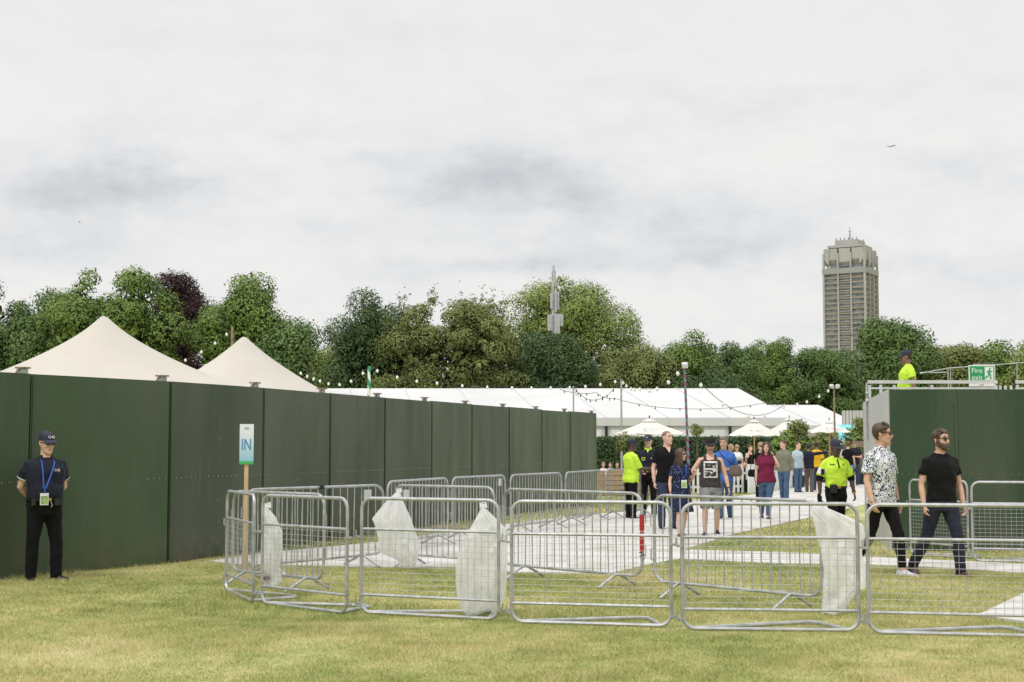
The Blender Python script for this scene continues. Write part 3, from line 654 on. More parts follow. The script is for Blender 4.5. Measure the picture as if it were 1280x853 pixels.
# ------------------------------------------------------------------ picket fence, white boards, pallet seats
pk = thing('picket_fence', 'low white picket fence behind the man in the blue shirt', 'fence')
def picket(parent, a, b_, n, h=.92):
    a = np.array(a[:2]); b_ = np.array(b_[:2]); d = b_ - a; ln = np.linalg.norm(d); d /= ln; ang = math.atan2(d[1], d[0]); nn = np.array((d[1], -d[0])) * .03
    b = MB()
    for z in (.25, .7): c = (a + b_) / 2; b.box((c[0], c[1], z), (ln, .03, .08), ang)
    b.build('rail', M['white'], parent, smooth=False)
    for k in range(n):
        c = a + d * ln * (k + .5) / n + nn; b = MB(); wv = .085
        b.add([(-wv / 2, -.01, .04), (wv / 2, -.01, .04), (wv / 2, -.01, h - .06), (0, -.01, h), (-wv / 2, -.01, h - .06), (-wv / 2, .01, .04), (wv / 2, .01, .04), (wv / 2, .01, h - .06), (0, .01, h), (-wv / 2, .01, h - .06)],
              [(0, 1, 2, 3, 4), (9, 8, 7, 6, 5)] + [(i, i + 5, (i + 1) % 5 + 5, (i + 1) % 5) for i in range(5)])
        o = b.build('picket', M['white'], parent, smooth=False); o.location = (c[0], c[1], 0); o.rotation_euler = (0, 0, ang)
picket(pk, G(846, 619), G(936, 617), 16)
pk2 = thing('picket_fence', 'short white picket fence left of the walking steward', 'fence'); picket(pk2, G(1012, 605), G(1036, 599), 6)
wb = thing('board_fence', 'solid white board fence beside the path behind the olive shirted man', 'fence')
pts = [G(936, 617.5), G(962, 614), G(987, 610.5), G(1012, 606)]
for a, c in zip(pts[:-1], pts[1:]):
    m_ = (a + c) / 2; d = c - a; b = MB(); b.box((m_.x, m_.y, .5), (d.length - .02, .04, 1.0), math.atan2(d.y, d.x)); b.build('board', M['white'], wb, smooth=False)
    b = MB(); b.box((a.x, a.y + .05, .5), (.06, .05, 1.02)); b.build('post', M['white'], wb, smooth=False)
def pallet_bench(label, px, py, ln, ang=0):
    p = G(px, py); t = thing('pallet_bench', label, 'bench', p, ang, 'brown pallet seats in the garden')
    b = MB()
    for k in range(6): b.box((0, -.35 + .13 * k, .80), (ln, .11, .03))
    b.build('seat', M['crate'], t, smooth=False)
    b = MB()
    for k in range(5): b.box((0, -.41, .1 + .16 * k), (ln, .025, .13))
    for k in np.linspace(-ln / 2 + .05, ln / 2 - .05, 4): b.box((k, -.38, .4), (.09, .03, .78))
    for k in range(5): b.box((0, .31, .1 + .16 * k), (ln, .025, .13))
    b.build('side_slats', M['crate'], t, smooth=False)
M['crate'] = mat('brown_pallet_wood', (.30, .19, .10), .75, 0, (.42, .29, .17), 5, stretch=(.6, 5, 5))
pallet_bench('brown pallet seat behind the last barrier at the fence end', 762, 619.5, 1.5)
pallet_bench('brown pallet seat behind the steward in yellow', 800, 619.5, 1.1)
pallet_bench('brown pallet seat behind the tall man in black', 838, 619, 1.1)
# ------------------------------------------------------------------ tower
tw = thing('tower_block', 'tall concrete tower block with a splayed crown above the trees', 'building', (*P(1067, 557, 700)[:2], 0), R(-31))
M['conc'] = mat('pale_concrete', (.40, .395, .385), .85, 0, (.33, .325, .315), .08)
M['brownband'] = mat('brown_brick_band', (.23, .205, .18), .85, 0, (.28, .25, .22), .3)
M['winglass'] = mat('dark_window_glass', (.075, .09, .105), .3, 0, (.19, .21, .235), .45, detail=2)
M['grband'] = mat('grey_metal_band', (.28, .29, .29), .7)
s = 700 / F; zt = lambda y: HC + (557 - y) * s
A = 17.4 * .5 * 700 / 640 * 1.06                            # half side
Z0, Z1 = 0., zt(344); nf = 34; fh = (Z1 - Z0) / nf
b = MB(); b.box((0, 0, Z1 / 2), (A * 2 - .6, A * 2 - .6, Z1)); b.build('shaft', M['winglass'], tw, smooth=False)
for k in range(nf):
    b = MB(); z = Z0 + fh * (k + .26); q = 2 * A; b.box((0, 0, z), (q, q, fh * .42)); b.build('floor_band', M['brownband'], tw, smooth=False)
for face in range(4):
    rz = face * math.pi / 2
    for u in (-1.02, -.30, .34, 1.02):
        p = rotm('Z', rz) @ np.array((u * A, -A - .15, 0)); b = MB(); b.box((p[0], p[1], zt(318) / 2), (.95 if abs(u) > 1 else .75, .9, zt(318)), rz)
        b.build('fin', M['conc'], tw, smooth=False)
    for k in range(nf):                                       # light balcony fronts in the middle bay
        p = rotm('Z', rz) @ np.array((.02 * A, -A - .22, Z0 + fh * (k + .62))); b = MB(); b.box(p, (A * .5, .35, fh * .13), rz); b.build('balcony', M['conc'], tw, smooth=False)
b = MB(); b.box((0, 0, (zt(344) + zt(337)) / 2), (2 * A + 1.6, 2 * A + 1.6, zt(337) - zt(344))); b.build('collar_band', M['grband'], tw, smooth=False)
b = MB(); b.box((0, 0, (zt(337) + zt(311)) / 2), (2 * A - 4.6, 2 * A - 4.6, zt(311) - zt(337))); b.build('crown_core', M['grband'], tw, smooth=False)
for face in range(4):                                         # splayed crown blocks
    rz = rotm('Z', face * math.pi / 2)
    for u0, u1, zb in ((-1.02, -.36, 326), (-.26, .3, 329), (.38, 1.02, 326)):
        pts = []
        for y_, z_ in ((-A + .3, zt(312)), (-A + .3, zt(zb)), (-A + 2.4, zt(zb + 7)), (-A + 2.6, zt(312))): pts.append((y_, z_))
        b = MB(); b.loft([[(u * A, y_, z_) for y_, z_ in pts] for u in (u0, u1)]); b.v = [tuple(rz @ np.array(v)) for v in b.v]; b.build('crown_block', M['conc'], tw, smooth=False)
    b = MB(); b.box(rz @ np.array((0, -A + 1.1, zt(333))), (A * .5, .3, 4 * s), rz); b.build('crown_opening', M['winglass'], tw, smooth=False)
b = MB(); b.box((0, 0, zt(309)), (2 * A - 3, 2 * A - 3, 3.2 * s)); b.build('roof_slab', M['conc'], tw, smooth=False)
b = MB(); b.box((0, 0, (zt(309) + zt(300.5)) / 2), (A * 1.15, A * 1.15, zt(300.5) - zt(309))); b.build('roof_box', M['conc'], tw, smooth=False)
b = MB()
for k in np.linspace(-.5, .5, 6):
    for g in (-.55, .55): b.box((k * A, g * A, zt(299.5)), (.5, .5, 1.4))
b.build('roof_plant', M['grband'], tw, smooth=False)
b = MB(); b.tube([(0, 0, zt(300)), (0, 0, zt(290)), (0, 0, zt(282))], [.45, .3, .12], 6); b.tube([(-.9, 0, zt(288)), (.9, 0, zt(288))], .12, 5); b.build('mast', M['grband'], tw)
# ------------------------------------------------------------------ lattice mast
lm = thing('lattice_mast', 'grey lattice telecom mast rising from the pale plane tree', 'mast', (*P(692.5, 557, 104)[:2], 0), R(20))
mz = lambda y: HC + (557 - y) * 104 / F
M['mast'] = mat('pale_mast_metal', (.52, .53, .54), .5, .3, (.45, .46, .47), 3)
b = MB(); W_ = .14
for i in range(3):
    a = 2 * math.pi * i / 3; b.tube([(W_ * math.cos(a), W_ * math.sin(a), 0), (W_ * math.cos(a), W_ * math.sin(a), mz(338))], .045, 5)
zz_ = np.arange(0, mz(339), .55)
for i in range(3):
    a, c = 2 * math.pi * i / 3, 2 * math.pi * (i + 1) / 3
    for k in range(len(zz_) - 1):
        q = (a, c) if k % 2 else (c, a); b.tube([(W_ * math.cos(q[0]), W_ * math.sin(q[0]), zz_[k]), (W_ * math.cos(q[1]), W_ * math.sin(q[1]), zz_[k + 1])], .025, 4)
b.build('lattice', M['mast'], lm)
b = MB(); b.tube([(0, 0, mz(338)), (0, 0, mz(331))], [.09, .07], 6); b.tube([(0, 0, mz(341)), (0, 0, mz(334))], .1, 6); b.build('top_spike', M['mast'], lm)
for x, y0, y1, wv, yv in ((.26, 364, 387, .13, -.2), (-.26, 366, 386, .13, -.2), (.03, 362, 390, .13, -.3)):
    b = MB(); b.box((x, yv, (mz(y0) + mz(y1)) / 2), (wv, .14, mz(y0) - mz(y1))); b.build('antenna', M['mast'], lm, smooth=False)
for x, y0, y1, wv, yv in ((-.40, 394, 414, .30, -.3), (.40, 393, 408, .34, -.3), (.02, 393, 418, .42, -.5)):
    b = MB(); b.box((x, yv, (mz(y0) + mz(y1)) / 2), (wv, .3, mz(y0) - mz(y1))); b.build('cabinet', M['mast'], lm, smooth=False)
# ------------------------------------------------------------------ airliner and bird
c = P(1114, 183, 6000); ap = thing('airliner', 'tiny pale airliner flying high above the tower', 'aeroplane', c, R(188)); ap.rotation_euler = (R(6), R(4), R(188))
M['plane'] = mat('airliner_paint', (.34, .36, .40), .4, 0, (.30, .32, .36), .05)
b = MB(); b.tube([(-19, 0, .8), (-16, 0, .6), (-8, 0, 0), (14, 0, 0), (18, 0, -.3), (19.5, 0, -.6)], [.4, 1.2, 2., 2., 1.5, .3], 12); b.build('fuselage', M['plane'], ap)
for sg_ in (-1, 1):
    b = MB(); b.loft([[(4, sg_ * 1.5, -.8), (-3, sg_ * 1.5, -.8), (-3, sg_ * 1.5, -.2), (4, sg_ * 1.5, -.2)], [(-5, sg_ * 17, 1.1), (-7, sg_ * 17, 1.1), (-7, sg_ * 17, 1.3), (-5, sg_ * 17, 1.3)]]); wg = b.build('wing', M['plane'], ap, smooth=False)
    b = MB(); b.tube([(3.4, sg_ * 5.6, -1.6), (.2, sg_ * 5.6, -1.6)], [1.1, .9], 10); b.build('engine', M['plane'], wg)
    b = MB(); b.loft([[(-14, sg_ * .8, .8), (-17.5, sg_ * .8, .8), (-17.5, sg_ * .8, 1.1), (-14, sg_ * .8, 1.1)], [(-17, sg_ * 6, 1.4), (-18.6, sg_ * 6, 1.4), (-18.6, sg_ * 6, 1.5), (-17, sg_ * 6, 1.5)]]); b.build('tailplane', M['plane'], ap, smooth=False)
b = MB(); b.loft([[(-13, -.2, 1.5), (-18, -.2, 1.5), (-18, .2, 1.5), (-13, .2, 1.5)], [(-17.5, -.1, 7.5), (-19.5, -.1, 7.5), (-19.5, .1, 7.5), (-17.5, .1, 7.5)]]); b.build('tail_fin', M['plane'], ap, smooth=False)
c = P(99.5, 278, 140); bd = thing('bird', 'tiny dark bird in flight before the grey cloud', 'bird', c)
b = MB(); b.tube([(-.13, 0, 0), (-.06, 0, .01), (.05, 0, .02), (.12, 0, .03), (.16, 0, .02)], [.008, .028, .036, .024, .006], 8)
for sg_ in (-1, 1): b.loft([[(.05, sg_ * .02, .03), (-.06, sg_ * .02, .03), (-.06, sg_ * .02, .045), (.05, sg_ * .02, .045)], [(.06, sg_ * .10, .07), (-.02, sg_ * .10, .07), (-.02, sg_ * .10, .075), (.06, sg_ * .10, .075)], [(-.02, sg_ * .2, .04), (-.05, sg_ * .2, .04), (-.05, sg_ * .2, .045), (-.02, sg_ * .2, .045)]])
b.build('body', M['conc'], bd)
# ------------------------------------------------------------------ poles and festoon lights
def stripes(name, c1, c2, k):
    m = mat(name, c1, .5); N, L = nt(m); t = N.new('ShaderNodeTexCoord'); s_ = N.new('ShaderNodeSeparateXYZ'); L.new(t.outputs['Object'], s_.inputs[0])
    def mm(op, a, b_):
        n = N.new('ShaderNodeMath'); n.operation = op
        for i, q in enumerate((a, b_)):
            if hasattr(q, 'links'): L.new(q, n.inputs[i])
            else: n.inputs[i].default_value = q
        return n.outputs[0]
    a = mm('ARCTAN2', s_.outputs['Y'], s_.outputs['X']); f = mm('FRACT', mm('ADD', mm('MULTIPLY', s_.outputs['Z'], k), mm('MULTIPLY', a, .159)), 0.)
    g = mm('GREATER_THAN', f, .5); x = N.new('ShaderNodeMix'); x.data_type = 'RGBA'; L.new(g, x.inputs[0]); x.inputs[6].default_value = (*c1, 1); x.inputs[7].default_value = (*c2, 1); L.new(x.outputs[2], N['Principled BSDF'].inputs['Base Color']); return m
def lamp_head(parent, at, aim=-1):
    b = MB(); b.box(at, (.16, .11, .15), rotm('Z', .4 * aim) @ rotm('X', .5)); o = b.build('floodlight', M['rail'], parent, smooth=False)
    b = MB(); b.box(np.array(at) + np.array((0, -.07, -.03)), (.15, .02, .12), rotm('Z', .4 * aim) @ rotm('X', .5)); b.build('lens', M['clear'], o, smooth=False)
def pole(label, px, pyt, d, r, m, lean=(0, 0), lamp=0, name='lamp_pole', cat='pole'):
    tp = P(px, pyt, d); t = thing(name, label, cat, (tp.x + lean[0], d + lean[1], 0)); b = MB()
    b.tube([(0, 0, 0), (0, 0, tp.z)], [r * 1.1, r], 10); o = b.build('shaft', m, t)
    if lean[0]: o.rotation_euler = (0, math.atan2(-lean[0], tp.z), 0)
    for k in range(lamp): lamp_head(t, (-lean[0] + (-.13 + .26 * k if lamp > 1 else 0), -.1, tp.z - .05), -1 if k == 0 else 1)
    return tp
pA = pole('green and white banded pole holding festoon lights behind the fence', 461.5, 458, 56, .06, stripes('green_band_pole', (.02, .30, .17), (.75, .77, .75), 1.6))
pB = pole('tall red and turquoise striped pole with floodlight beside the parasol', 855.5, 455, 42, .036, stripes('red_turquoise_pole', (.26, .045, .09), (.10, .24, .28), 4.2), (.13, 0), 1)
pC = pole('slim dark pole with bulbs in front of the marquee roof', 776.5, 474, 60, .04, M['galv_dull'])
pD = pole('slim pole just left of the fence end carrying bulbs', 716.8, 483, 60, .035, M['galv_dull'])
pE = pole('dark pole with white floodlights before the smaller marquee', 1042.5, 482, 62, .04, M['oldwood'], (0, 0), 2)
pF = pole('short weathered pole between the tent peaks', 290.5, 409, 60, .06, M['oldwood'])
def festoon(label, pts, nb, sag, extra=(), bulb=.055, bm='bulb'):
    t = thing('festoon_lights', label, 'string lights', group='festoon lights strung over the garden'); line = []
    for i in range(len(pts) - 1):
        a, c = np.array(pts[i]), np.array(pts[i + 1])
        for k in range(17 if i == len(pts) - 2 else 16): f = k / 16; line.append(a + (c - a) * f - np.array((0, 0, sag[i] * 4 * f * (1 - f))))
    b = MB(); b.tube(line, .011, 5); b.build('cable', M['cable'], t)
    n = len(line); pr = None
    for k in range(nb):
        q = line[min(int(round((k + .5) * (n - 1) / nb)), n - 1)]
        if pr is None:
            b = MB(); b.sphere((0, 0, -.06), (bulb, bulb, bulb * 1.2), 10, 8); b.tube([(0, 0, .02), (0, 0, -.02)], .025, 6); pr = b.build('bulb', M[bm], t); pr.location = q
        else:
            o = pr.copy(); COL.objects.link(o); o.parent = t; o.location = q
festoon('festoon bulbs dipping from the banded pole to the tent', [P(372, 463, 60), P(404, 476, 60), tuple(pA)], 8, [.05, .35])
festoon('festoon bulbs running level above the marquee ridge from the banded pole', [tuple(pA), P(540, 477, 58), P(640, 483.5, 59), tuple(pD), tuple(pC)], 13, [.12, .05, .02, .05])
festoon('festoon bulbs rising from the slim dark pole to the striped pole', [tuple(pC), P(800, 485, 52), tuple(pB)], 9, [.15, .3])
festoon('dark festoon looping across the marquee roof below the striped pole', [P(700, 487, 64), P(745, 491, 63), P(768, 498, 62), P(850, 511, 62), P(950, 505, 64), P(985, 498, 66)], 16, [.1, .1, .1, .1, .05], (), .03, 'cable')
festoon('small festoon loop hanging between the two slim poles', [tuple(pD), P(745, 500, 60), tuple(pC)], 9, [.2, .2], (), .03, 'cable')
festoon('festoon bulbs between the short pole and the tent behind', [P(222, 452, 62), P(262, 431, 61), tuple(pF)], 4, [.1, .1])
festoon('festoon bulbs crossing the trees towards the floodlight pole', [tuple(pB), P(980, 506, 58), tuple(pE)], 9, [.9, .2])

cf = thing('sheet_fence', 'short run of pale grey ribbed sheeting beside the far right parasol', 'fence', (*P(1068, 557, 78)[:2], 0))
b = MB(); zt_ = HC + (557 - 513.5) * 78 / F
for k in range(7): b.box((-.55 + k * .19, 0, zt_ / 2), (.15, .05, zt_))
b.box((0, .04, zt_ / 2), (1.3, .02, zt_ - .1)); b.build('sheeting', M['ply'], cf, smooth=False)
# ------------------------------------------------------------------ crowd barriers
LB = 1.52
def make_mesh_barrier():
    t = thing('mesh_barrier', '', 'barrier')
    H = 1.13; b = MB(); b.tube(rrect(0.02, LB - .02, .02, H, .11), .0172, 8, closed=True); b.build('frame', M['galv'], t)
    for z in (.83, .19): b = MB(); b.tube([(.02, 0, z), (LB - .02, 0, z)], .0145, 8); b.build('rail', M['galv'], t)
    b = MB(); n = 20
    for i in range(n + 1): x = .05 + (LB - .1) * i / n; b.tube([(x, -.012, .19), (x, -.012, .83)], .0021, 4)
    for z in list(np.linspace(.25, .80, 11)): b.tube([(.03, -.016, z), (LB - .03, -.016, z)], .0021, 4)
    b.build('wire_mesh', M['galv'], t, smooth=False)
    b = MB(); b.tube([(.12, .0, .022), (LB * .30, .20, .02), (LB * .70, .52, .02), (LB * .76, .535, .02), (LB * .81, .50, .02), (LB - .12, .0, .022)], .019, 8); b.build('ground_loop', M['galv'], t)
    for x in (0., LB):
        s_ = 1 if x else -1
        for z in (.75, .10): b = MB(); b.tube([(x - s_ * .02, .0, z), (x + s_ * .025, -.025, z + .01), (x + s_ * .03, -.02, z + .07)], .008, 6); b.box((x + s_ * .005, 0, z), (.06, .05, .02)); b.build('coupling', M['galv_dull'], t)
    return t
LV = 2.1
def make_bar_barrier():
    t = thing('bar_barrier', '', 'barrier'); H = 1.1; zb = .16; r = np.random.default_rng(5)
    b = MB(); b.tube(rrect(.02, LV - .02, zb, H, .14), .018, 8, closed=True); b.build('frame', M['galv_dull'], t)
    b = MB(); n = 17
    for i in range(1, n + 1):
        x = .03 + (LV - .06) * i / (n + 1); k = r.normal() * .006; b.tube([(x, 0, zb + .01), (x + k, r.normal() * .004, .6), (x, 0, H - .01)], .0075, 6)
    b.build('bars', M['galv_dull'], t)
    for x in (.36, LV - .36):
        b = MB()
        for s_ in (-1, 1): b.tube([(x, 0, zb + .0), (x, s_ * .05, zb - .01), (x, s_ * .32, .02)], .017, 6)
        b.build('foot', M['galv_dull'], t)
    for x in (0., LV):
        s_ = 1 if x else -1
        for z in (.82, .45): b = MB(); b.tube([(x - s_ * .02, 0, z + .06), (x + s_ * .03, 0, z + .06), (x + s_ * .03, 0, z - .06), (x - s_ * .02, 0, z - .06)], .006, 6); b.build('hook', M['galv_dull'], t)
    return t
def lay(proto, L_, rows, group, name):
    out = []
    for i, (a, c, lb) in enumerate(rows):
        o = proto if i == 0 else copy_tree(proto); d = np.array(c) - np.array(a)
        o.location = (a[0], a[1], 0); o.rotation_euler = (0, 0, math.atan2(d[1], d[0])); o.scale = (np.linalg.norm(d) / L_, 1, 1)
        tag(o, lb, 'barrier', group); out.append(o)
    return out
g2 = lambda x, y: tuple(G(x, y)[:2])
MESHB = lay(make_mesh_barrier(), LB, [
 ((-3.26, 16.35), (-2.70, 15.02), 'mesh barrier seen almost end-on beside the IN sign stake'),
 ((-2.62, 14.98), (-1.60, 14.02), 'mesh barrier with a white bag hanging behind its left end'),
 (g2(449, 767.5), g2(625.5, 777), 'mesh barrier with a large white bag tied at its right end'),
 (g2(637, 779.5), g2(842, 785.5), 'mesh barrier in front of the white path, with no bag on it'),
 (g2(851, 788.5), g2(1077, 791), 'mesh barrier with a torn white bag hanging behind its right end'),
 (g2(1083.5, 793), (4.66, 12.32), 'mesh barrier in front of the two men in sunglasses'),
 ((6.04, 21.75), (6.62, 20.75), 'mesh barrier against the right hoarding behind the man in black'),
 ((6.53, 20.38), (8.0, 20.0), 'mesh barrier against the right hoarding running out of the picture')], 'mesh barriers fencing the pen', 'mesh_barrier')
BARB = lay(make_bar_barrier(), LV, [
 ((-3.32, 17.7), (-1.78, 19.9), 'bar barrier with slightly bent bars along the hoarding fence'),
 ((-3.36, 17.2), (-2.09, 16.0), 'short bar barrier between the IN sign and first white bags'),
 ((-1.63, 19.75), (-.22, 18.7), 'bar barrier with a white bag tied on its left end'),
 ((-.12, 18.1), (1.50, 16.35), 'bar barrier with red tape round its right post'),
 ((1.56, 15.85), (3.07, 14.15), 'bar barrier with the torn white bag on its right post'),
 ((-1.90, 21.7), (-1.08, 24.2), 'bar barrier at the near end of the row along the fence'),
 ((-1.03, 24.4), (-.12, 26.4), 'bar barrier second in the row along the fence'),
 ((-.04, 26.5), (1.00, 28.8), 'bar barrier in the middle of the row along the fence'),
 ((1.08, 29.0), (2.0, 31.9), 'bar barrier at the end of the hoarding fence'),
 ((2.08, 31.9), (3.22, 33.8), 'bar barrier beside the steward in yellow at the far end')], 'steel bar barriers lining the path', 'bar_barrier')
for o in (BARB[0], BARB[2], BARB[6]):                # small pale number plates
    b = MB(); b.box((LV - .3 if o is not BARB[2] else .3, -.03, .98), (.12, .006, .13)); b.build('number_plate', M['rail'], o, smooth=False)
M['redtape'] = mat('red_tape', (.42, .02, .025), .45, 0, (.36, .018, .022), 5)
b = MB(); x = LV - .02
for z0, z1 in ((.44, .66), (.68, .86)): b.tube([(x, 0, z0), (x, 0, z1)], .026, 10)
b.build('red_tape', M['redtape'], BARB[3])
b = MB()
for k in range(40):
    a = k * .9; b.v  # wrapped cord
b = MB(); b.tube([(x + .03 * math.cos(k * 1.1), .03 * math.sin(k * 1.1), .36 + k * .0075) for k in range(12)], .005, 5); b.build('cord', M['cable'], BARB[3])
# black clip on the long barrier, white tie on the end-on one
b = MB(); b.box((LV * .52, 0, 1.1), (.06, .055, .055)); b.build('clip', M['black'], BARB[0], smooth=False)
# ------------------------------------------------------------------ white plastic bags
def bag_mat():
    m = bpy.data.materials.new('white_plastic_film'); N, L = nt(m); b = N['Principled BSDF']; b.inputs['Base Color'].default_value = (.95, .95, .955, 1); b.inputs['Roughness'].default_value = .22
    t = N.new('ShaderNodeBsdfTranslucent'); t.inputs['Color'].default_value = (.95, .95, .95, 1); tr = N.new('ShaderNodeBsdfTransparent'); m1 = N.new('ShaderNodeMixShader'); m2 = N.new('ShaderNodeMixShader')
    m1.inputs[0].default_value = .55; m2.inputs[0].default_value = .30
    tc = N.new('ShaderNodeTexCoord'); mp = N.new('ShaderNodeMapping'); mp.inputs['Scale'].default_value = (1.6, 1.6, .55); n = N.new('ShaderNodeTexNoise'); n.inputs['Scale'].default_value = 9; n.inputs['Detail'].default_value = 3; n.inputs['Distortion'].default_value = 1.2
    bp = N.new('ShaderNodeBump'); bp.inputs['Strength'].default_value = .8; bp.inputs['Distance'].default_value = .05; L.new(tc.outputs['Object'], mp.inputs[0]); L.new(mp.outputs[0], n.inputs['Vector']); L.new(n.outputs['Fac'], bp.inputs['Height']); L.new(bp.outputs[0], b.inputs['Normal'])
    L.new(b.outputs[0], m1.inputs[1]); L.new(t.outputs[0], m1.inputs[2]); L.new(m1.outputs[0], m2.inputs[1]); L.new(tr.outputs[0], m2.inputs[2]); L.new(m2.outputs[0], N['Material Output'].inputs['Surface']); return m
M['bag'] = bag_mat()
def bag(label, prof, d, thick, seed, yaw=0, litter=False, skew=0):
    """prof: list of (y px, x left px, x right px) down the outline, at the distance d"""
    r = np.random.default_rng(seed); top = prof[0]; c0 = P((top[1] + top[2]) / 2, top[0], d); base = P(c0.x / d * F + 640, 557, d)
    t = thing('plastic_bag', label, 'bag', (c0.x, d, 0), 0, 'white bin bags hanging on barriers'); n = 90; rings = []
    ys = np.array([p[0] for p in prof], float); q = np.linspace(0, 1, 64); yy = np.interp(q, np.linspace(0, 1, len(ys)), ys)
    ph = r.uniform(0, 6.28, 6)
    for k, y in enumerate(yy):
        xl = np.interp(y, ys, [p[1] for p in prof]); xr = np.interp(y, ys, [p[2] for p in prof]); z = HC + (557 - y) * d / F
        z_n = (557 - y) * d / F; cx_ = ((xl + xr) / 2 - 640) / F * d - c0.x; hw = (xr - xl) / 2 / F * d; f = k / 63
        th = max(.012, .62 * thick * math.sin(min(1., f * 1.15 + .05) * math.pi) ** .7)
        ring = []
        for j in range(n):
            a = 2 * math.pi * j / n; ca, sa = math.cos(a), math.sin(a)
            wv = 1 + .30 * abs(math.sin(4 * a + ph[0] + 1.2 * f)) * (1 - .6 * f) + .22 * math.sin(9 * a + ph[1] - 2 * f + 1.5 * math.sin(5 * f + ph[5])) + .16 * math.sin(3 * a + ph[2] + 9 * f) + .10 * math.sin(13 * f + 2 * a + ph[4])
            cr = mnoise.noise((ca * hw * 9 + 4 * seed, z_n * 3.2, seed * 7.3 + (1 if sa > 0 else 0))) if True else 0; cr2 = mnoise.noise((ca * hw * 17 + 9, z_n * 7 + ca * 4, seed * 3.1))
            cr3 = mnoise.noise((ca * hw * 30 + 3 * seed, z_n * 5, 5.5)); fold = (.10 * (.4 - abs(cr)) + .05 * (.4 - abs(cr2)) + .016 * cr3) * min(1., f * 4 + .2) * np.sign(sa) * abs(sa) ** .8
            ring.append((cx_ + hw * np.sign(ca) * abs(ca) ** .8 * (1 + .06 * (wv - 1)), th * sa * wv + fold + .02 * math.sin(11 * f + 3 * ca + ph[3]), z + .012 * math.sin(4 * a + ph[4]) * (f > .9)))
        rings.append(ring)
    b = MB(); b.loft(rings); o = b.build('film', M['bag'], t, ang=70)
    b = MB(); z0 = rings[0][0][2]; b.tube([(-.02, 0, z0 - .01), (-.03, .02, z0 + .04), (.02, .02, z0 + .05), (.03, -.01, z0)], .012, 6); b.sphere((0, 0, z0 + .01), (.03, .025, .025)); b.build('knot', M['bag'], t)
    if litter:
        zb = HC + (557 - ys[-1]) * d / F; lm_ = [mat('litter_brown', (.22, .16, .12), .6), mat('litter_red', (.35, .08, .07), .5), mat('litter_grey', (.35, .36, .36), .5)]
        for k in range(7):
            b = MB(); b.tube([(r.uniform(-.06, .06), r.uniform(-.03, .03), zb + .03 + r.uniform(0, .12)) for _ in range(3)], [.022, .028, .02], 7); b.build('litter', lm_[k % 3], o)
    return t
bag('slack white bag tied low behind the end-on barrier, rubbish in its bottom', [(634, 333, 336), (645, 330, 346), (664, 329, 355), (690, 328.5, 355), (705, 328.5, 352), (724, 330, 355), (731, 334, 350)], 15.5, .09, 1, litter=True)
bag('white bag tied to the inner barrier, ragged at its lower edge', [(615, 496, 501), (627, 483, 505), (648, 466, 514), (655, 469, 516), (672, 474, 523), (689, 477, 525), (694, 488, 524), (700, 499, 522), (706, 500, 518)], 18.9, .14, 2)
bag('large full length white bag tied to the front barrier', [(634, 602, 606), (644, 597, 616), (660, 588, 632), (668, 582, 634), (690, 574, 634), (705, 571, 634), (728, 571, 633), (745, 573, 632), (758, 577, 622), (764, 582, 600), (768, 586, 593)], 13.85, .13, 3)
bag('torn white bag blown sideways from the inner barrier post', [(626, 1009, 1016), (634, 1011, 1030), (645, 1013, 1056), (655, 1016, 1076), (668, 1019, 1079), (690, 1024, 1074), (710, 1026, 1079), (731, 1025, 1080), (738, 1025, 1066), (750, 1024, 1058), (764, 1023, 1047)], 14.05, .10, 4)
# ------------------------------------------------------------------ people
SK = {'pale': mat('skin_fair', (.64, .40, .30), .5, 0, (.70, .45, .35), 14, spec=.35), 'tan': mat('skin_tanned', (.54, .325, .23), .5, 0, (.60, .37, .265), 14, spec=.35),
      'dark': mat('skin_dark', (.075, .042, .03), .45, 0, (.10, .058, .042), 14, spec=.45), 'brown': mat('skin_brown', (.20, .11, .07), .5, 0, (.24, .135, .09), 14)}
LIPC = {'pale': mat('lips_fair', (.42, .17, .14), .5), 'tan': mat('lips_tanned', (.34, .14, .11), .5), 'dark': mat('lips_dark', (.09, .04, .035), .5), 'brown': mat('lips_brown', (.17, .075, .06), .5)}
def cloth(name, c, c2=None, rough=.85, vs=7): return mat(name, c, rough, 0, c2 or tuple(k * .8 for k in c), vs, bump=.12, bs=45, spec=.18, fuzz=.04)
CL = {'black': cloth('black_cotton', (.006, .006, .0065)), 'charcoal': cloth('charcoal_cotton', (.028, .028, .032)), 'navy': cloth('navy_cotton', (.016, .019, .032)), 'navyj': cloth('dark_navy_chino', (.024, .026, .044)),
      'denim': cloth('blue_denim', (.045, .085, .16), (.075, .13, .22)), 'ddenim': cloth('dark_denim', (.03, .045, .075), (.045, .06, .10)), 'hivis': cloth('fluorescent_yellow_cloth', (.56, .80, .065), (.49, .73, .055)),
      'royal': cloth('mid_blue_shirt', (.045, .13, .42), (.06, .16, .47)), 'wine': cloth('burgundy_cotton', (.19, .018, .06), (.15, .014, .05)), 'olive': cloth('olive_grey_cotton', (.20, .205, .15), (.165, .17, .125)),
      'lightblue': cloth('pale_blue_cotton', (.42, .52, .60)), 'yellow': cloth('mustard_yellow_cotton', (.72, .42, .02)), 'white': cloth('white_cotton', (.75, .75, .74)), 'greyshort': cloth('mottled_grey_jersey', (.30, .305, .31), (.24, .245, .25)),
      'aqua': cloth('turquoise_shorts_cloth', (.14, .40, .52)), 'graphite': cloth('washed_black_jersey', (.045, .042, .042), (.06, .056, .055)), 'beigebag': cloth('taupe_canvas', (.15, .12, .10))}
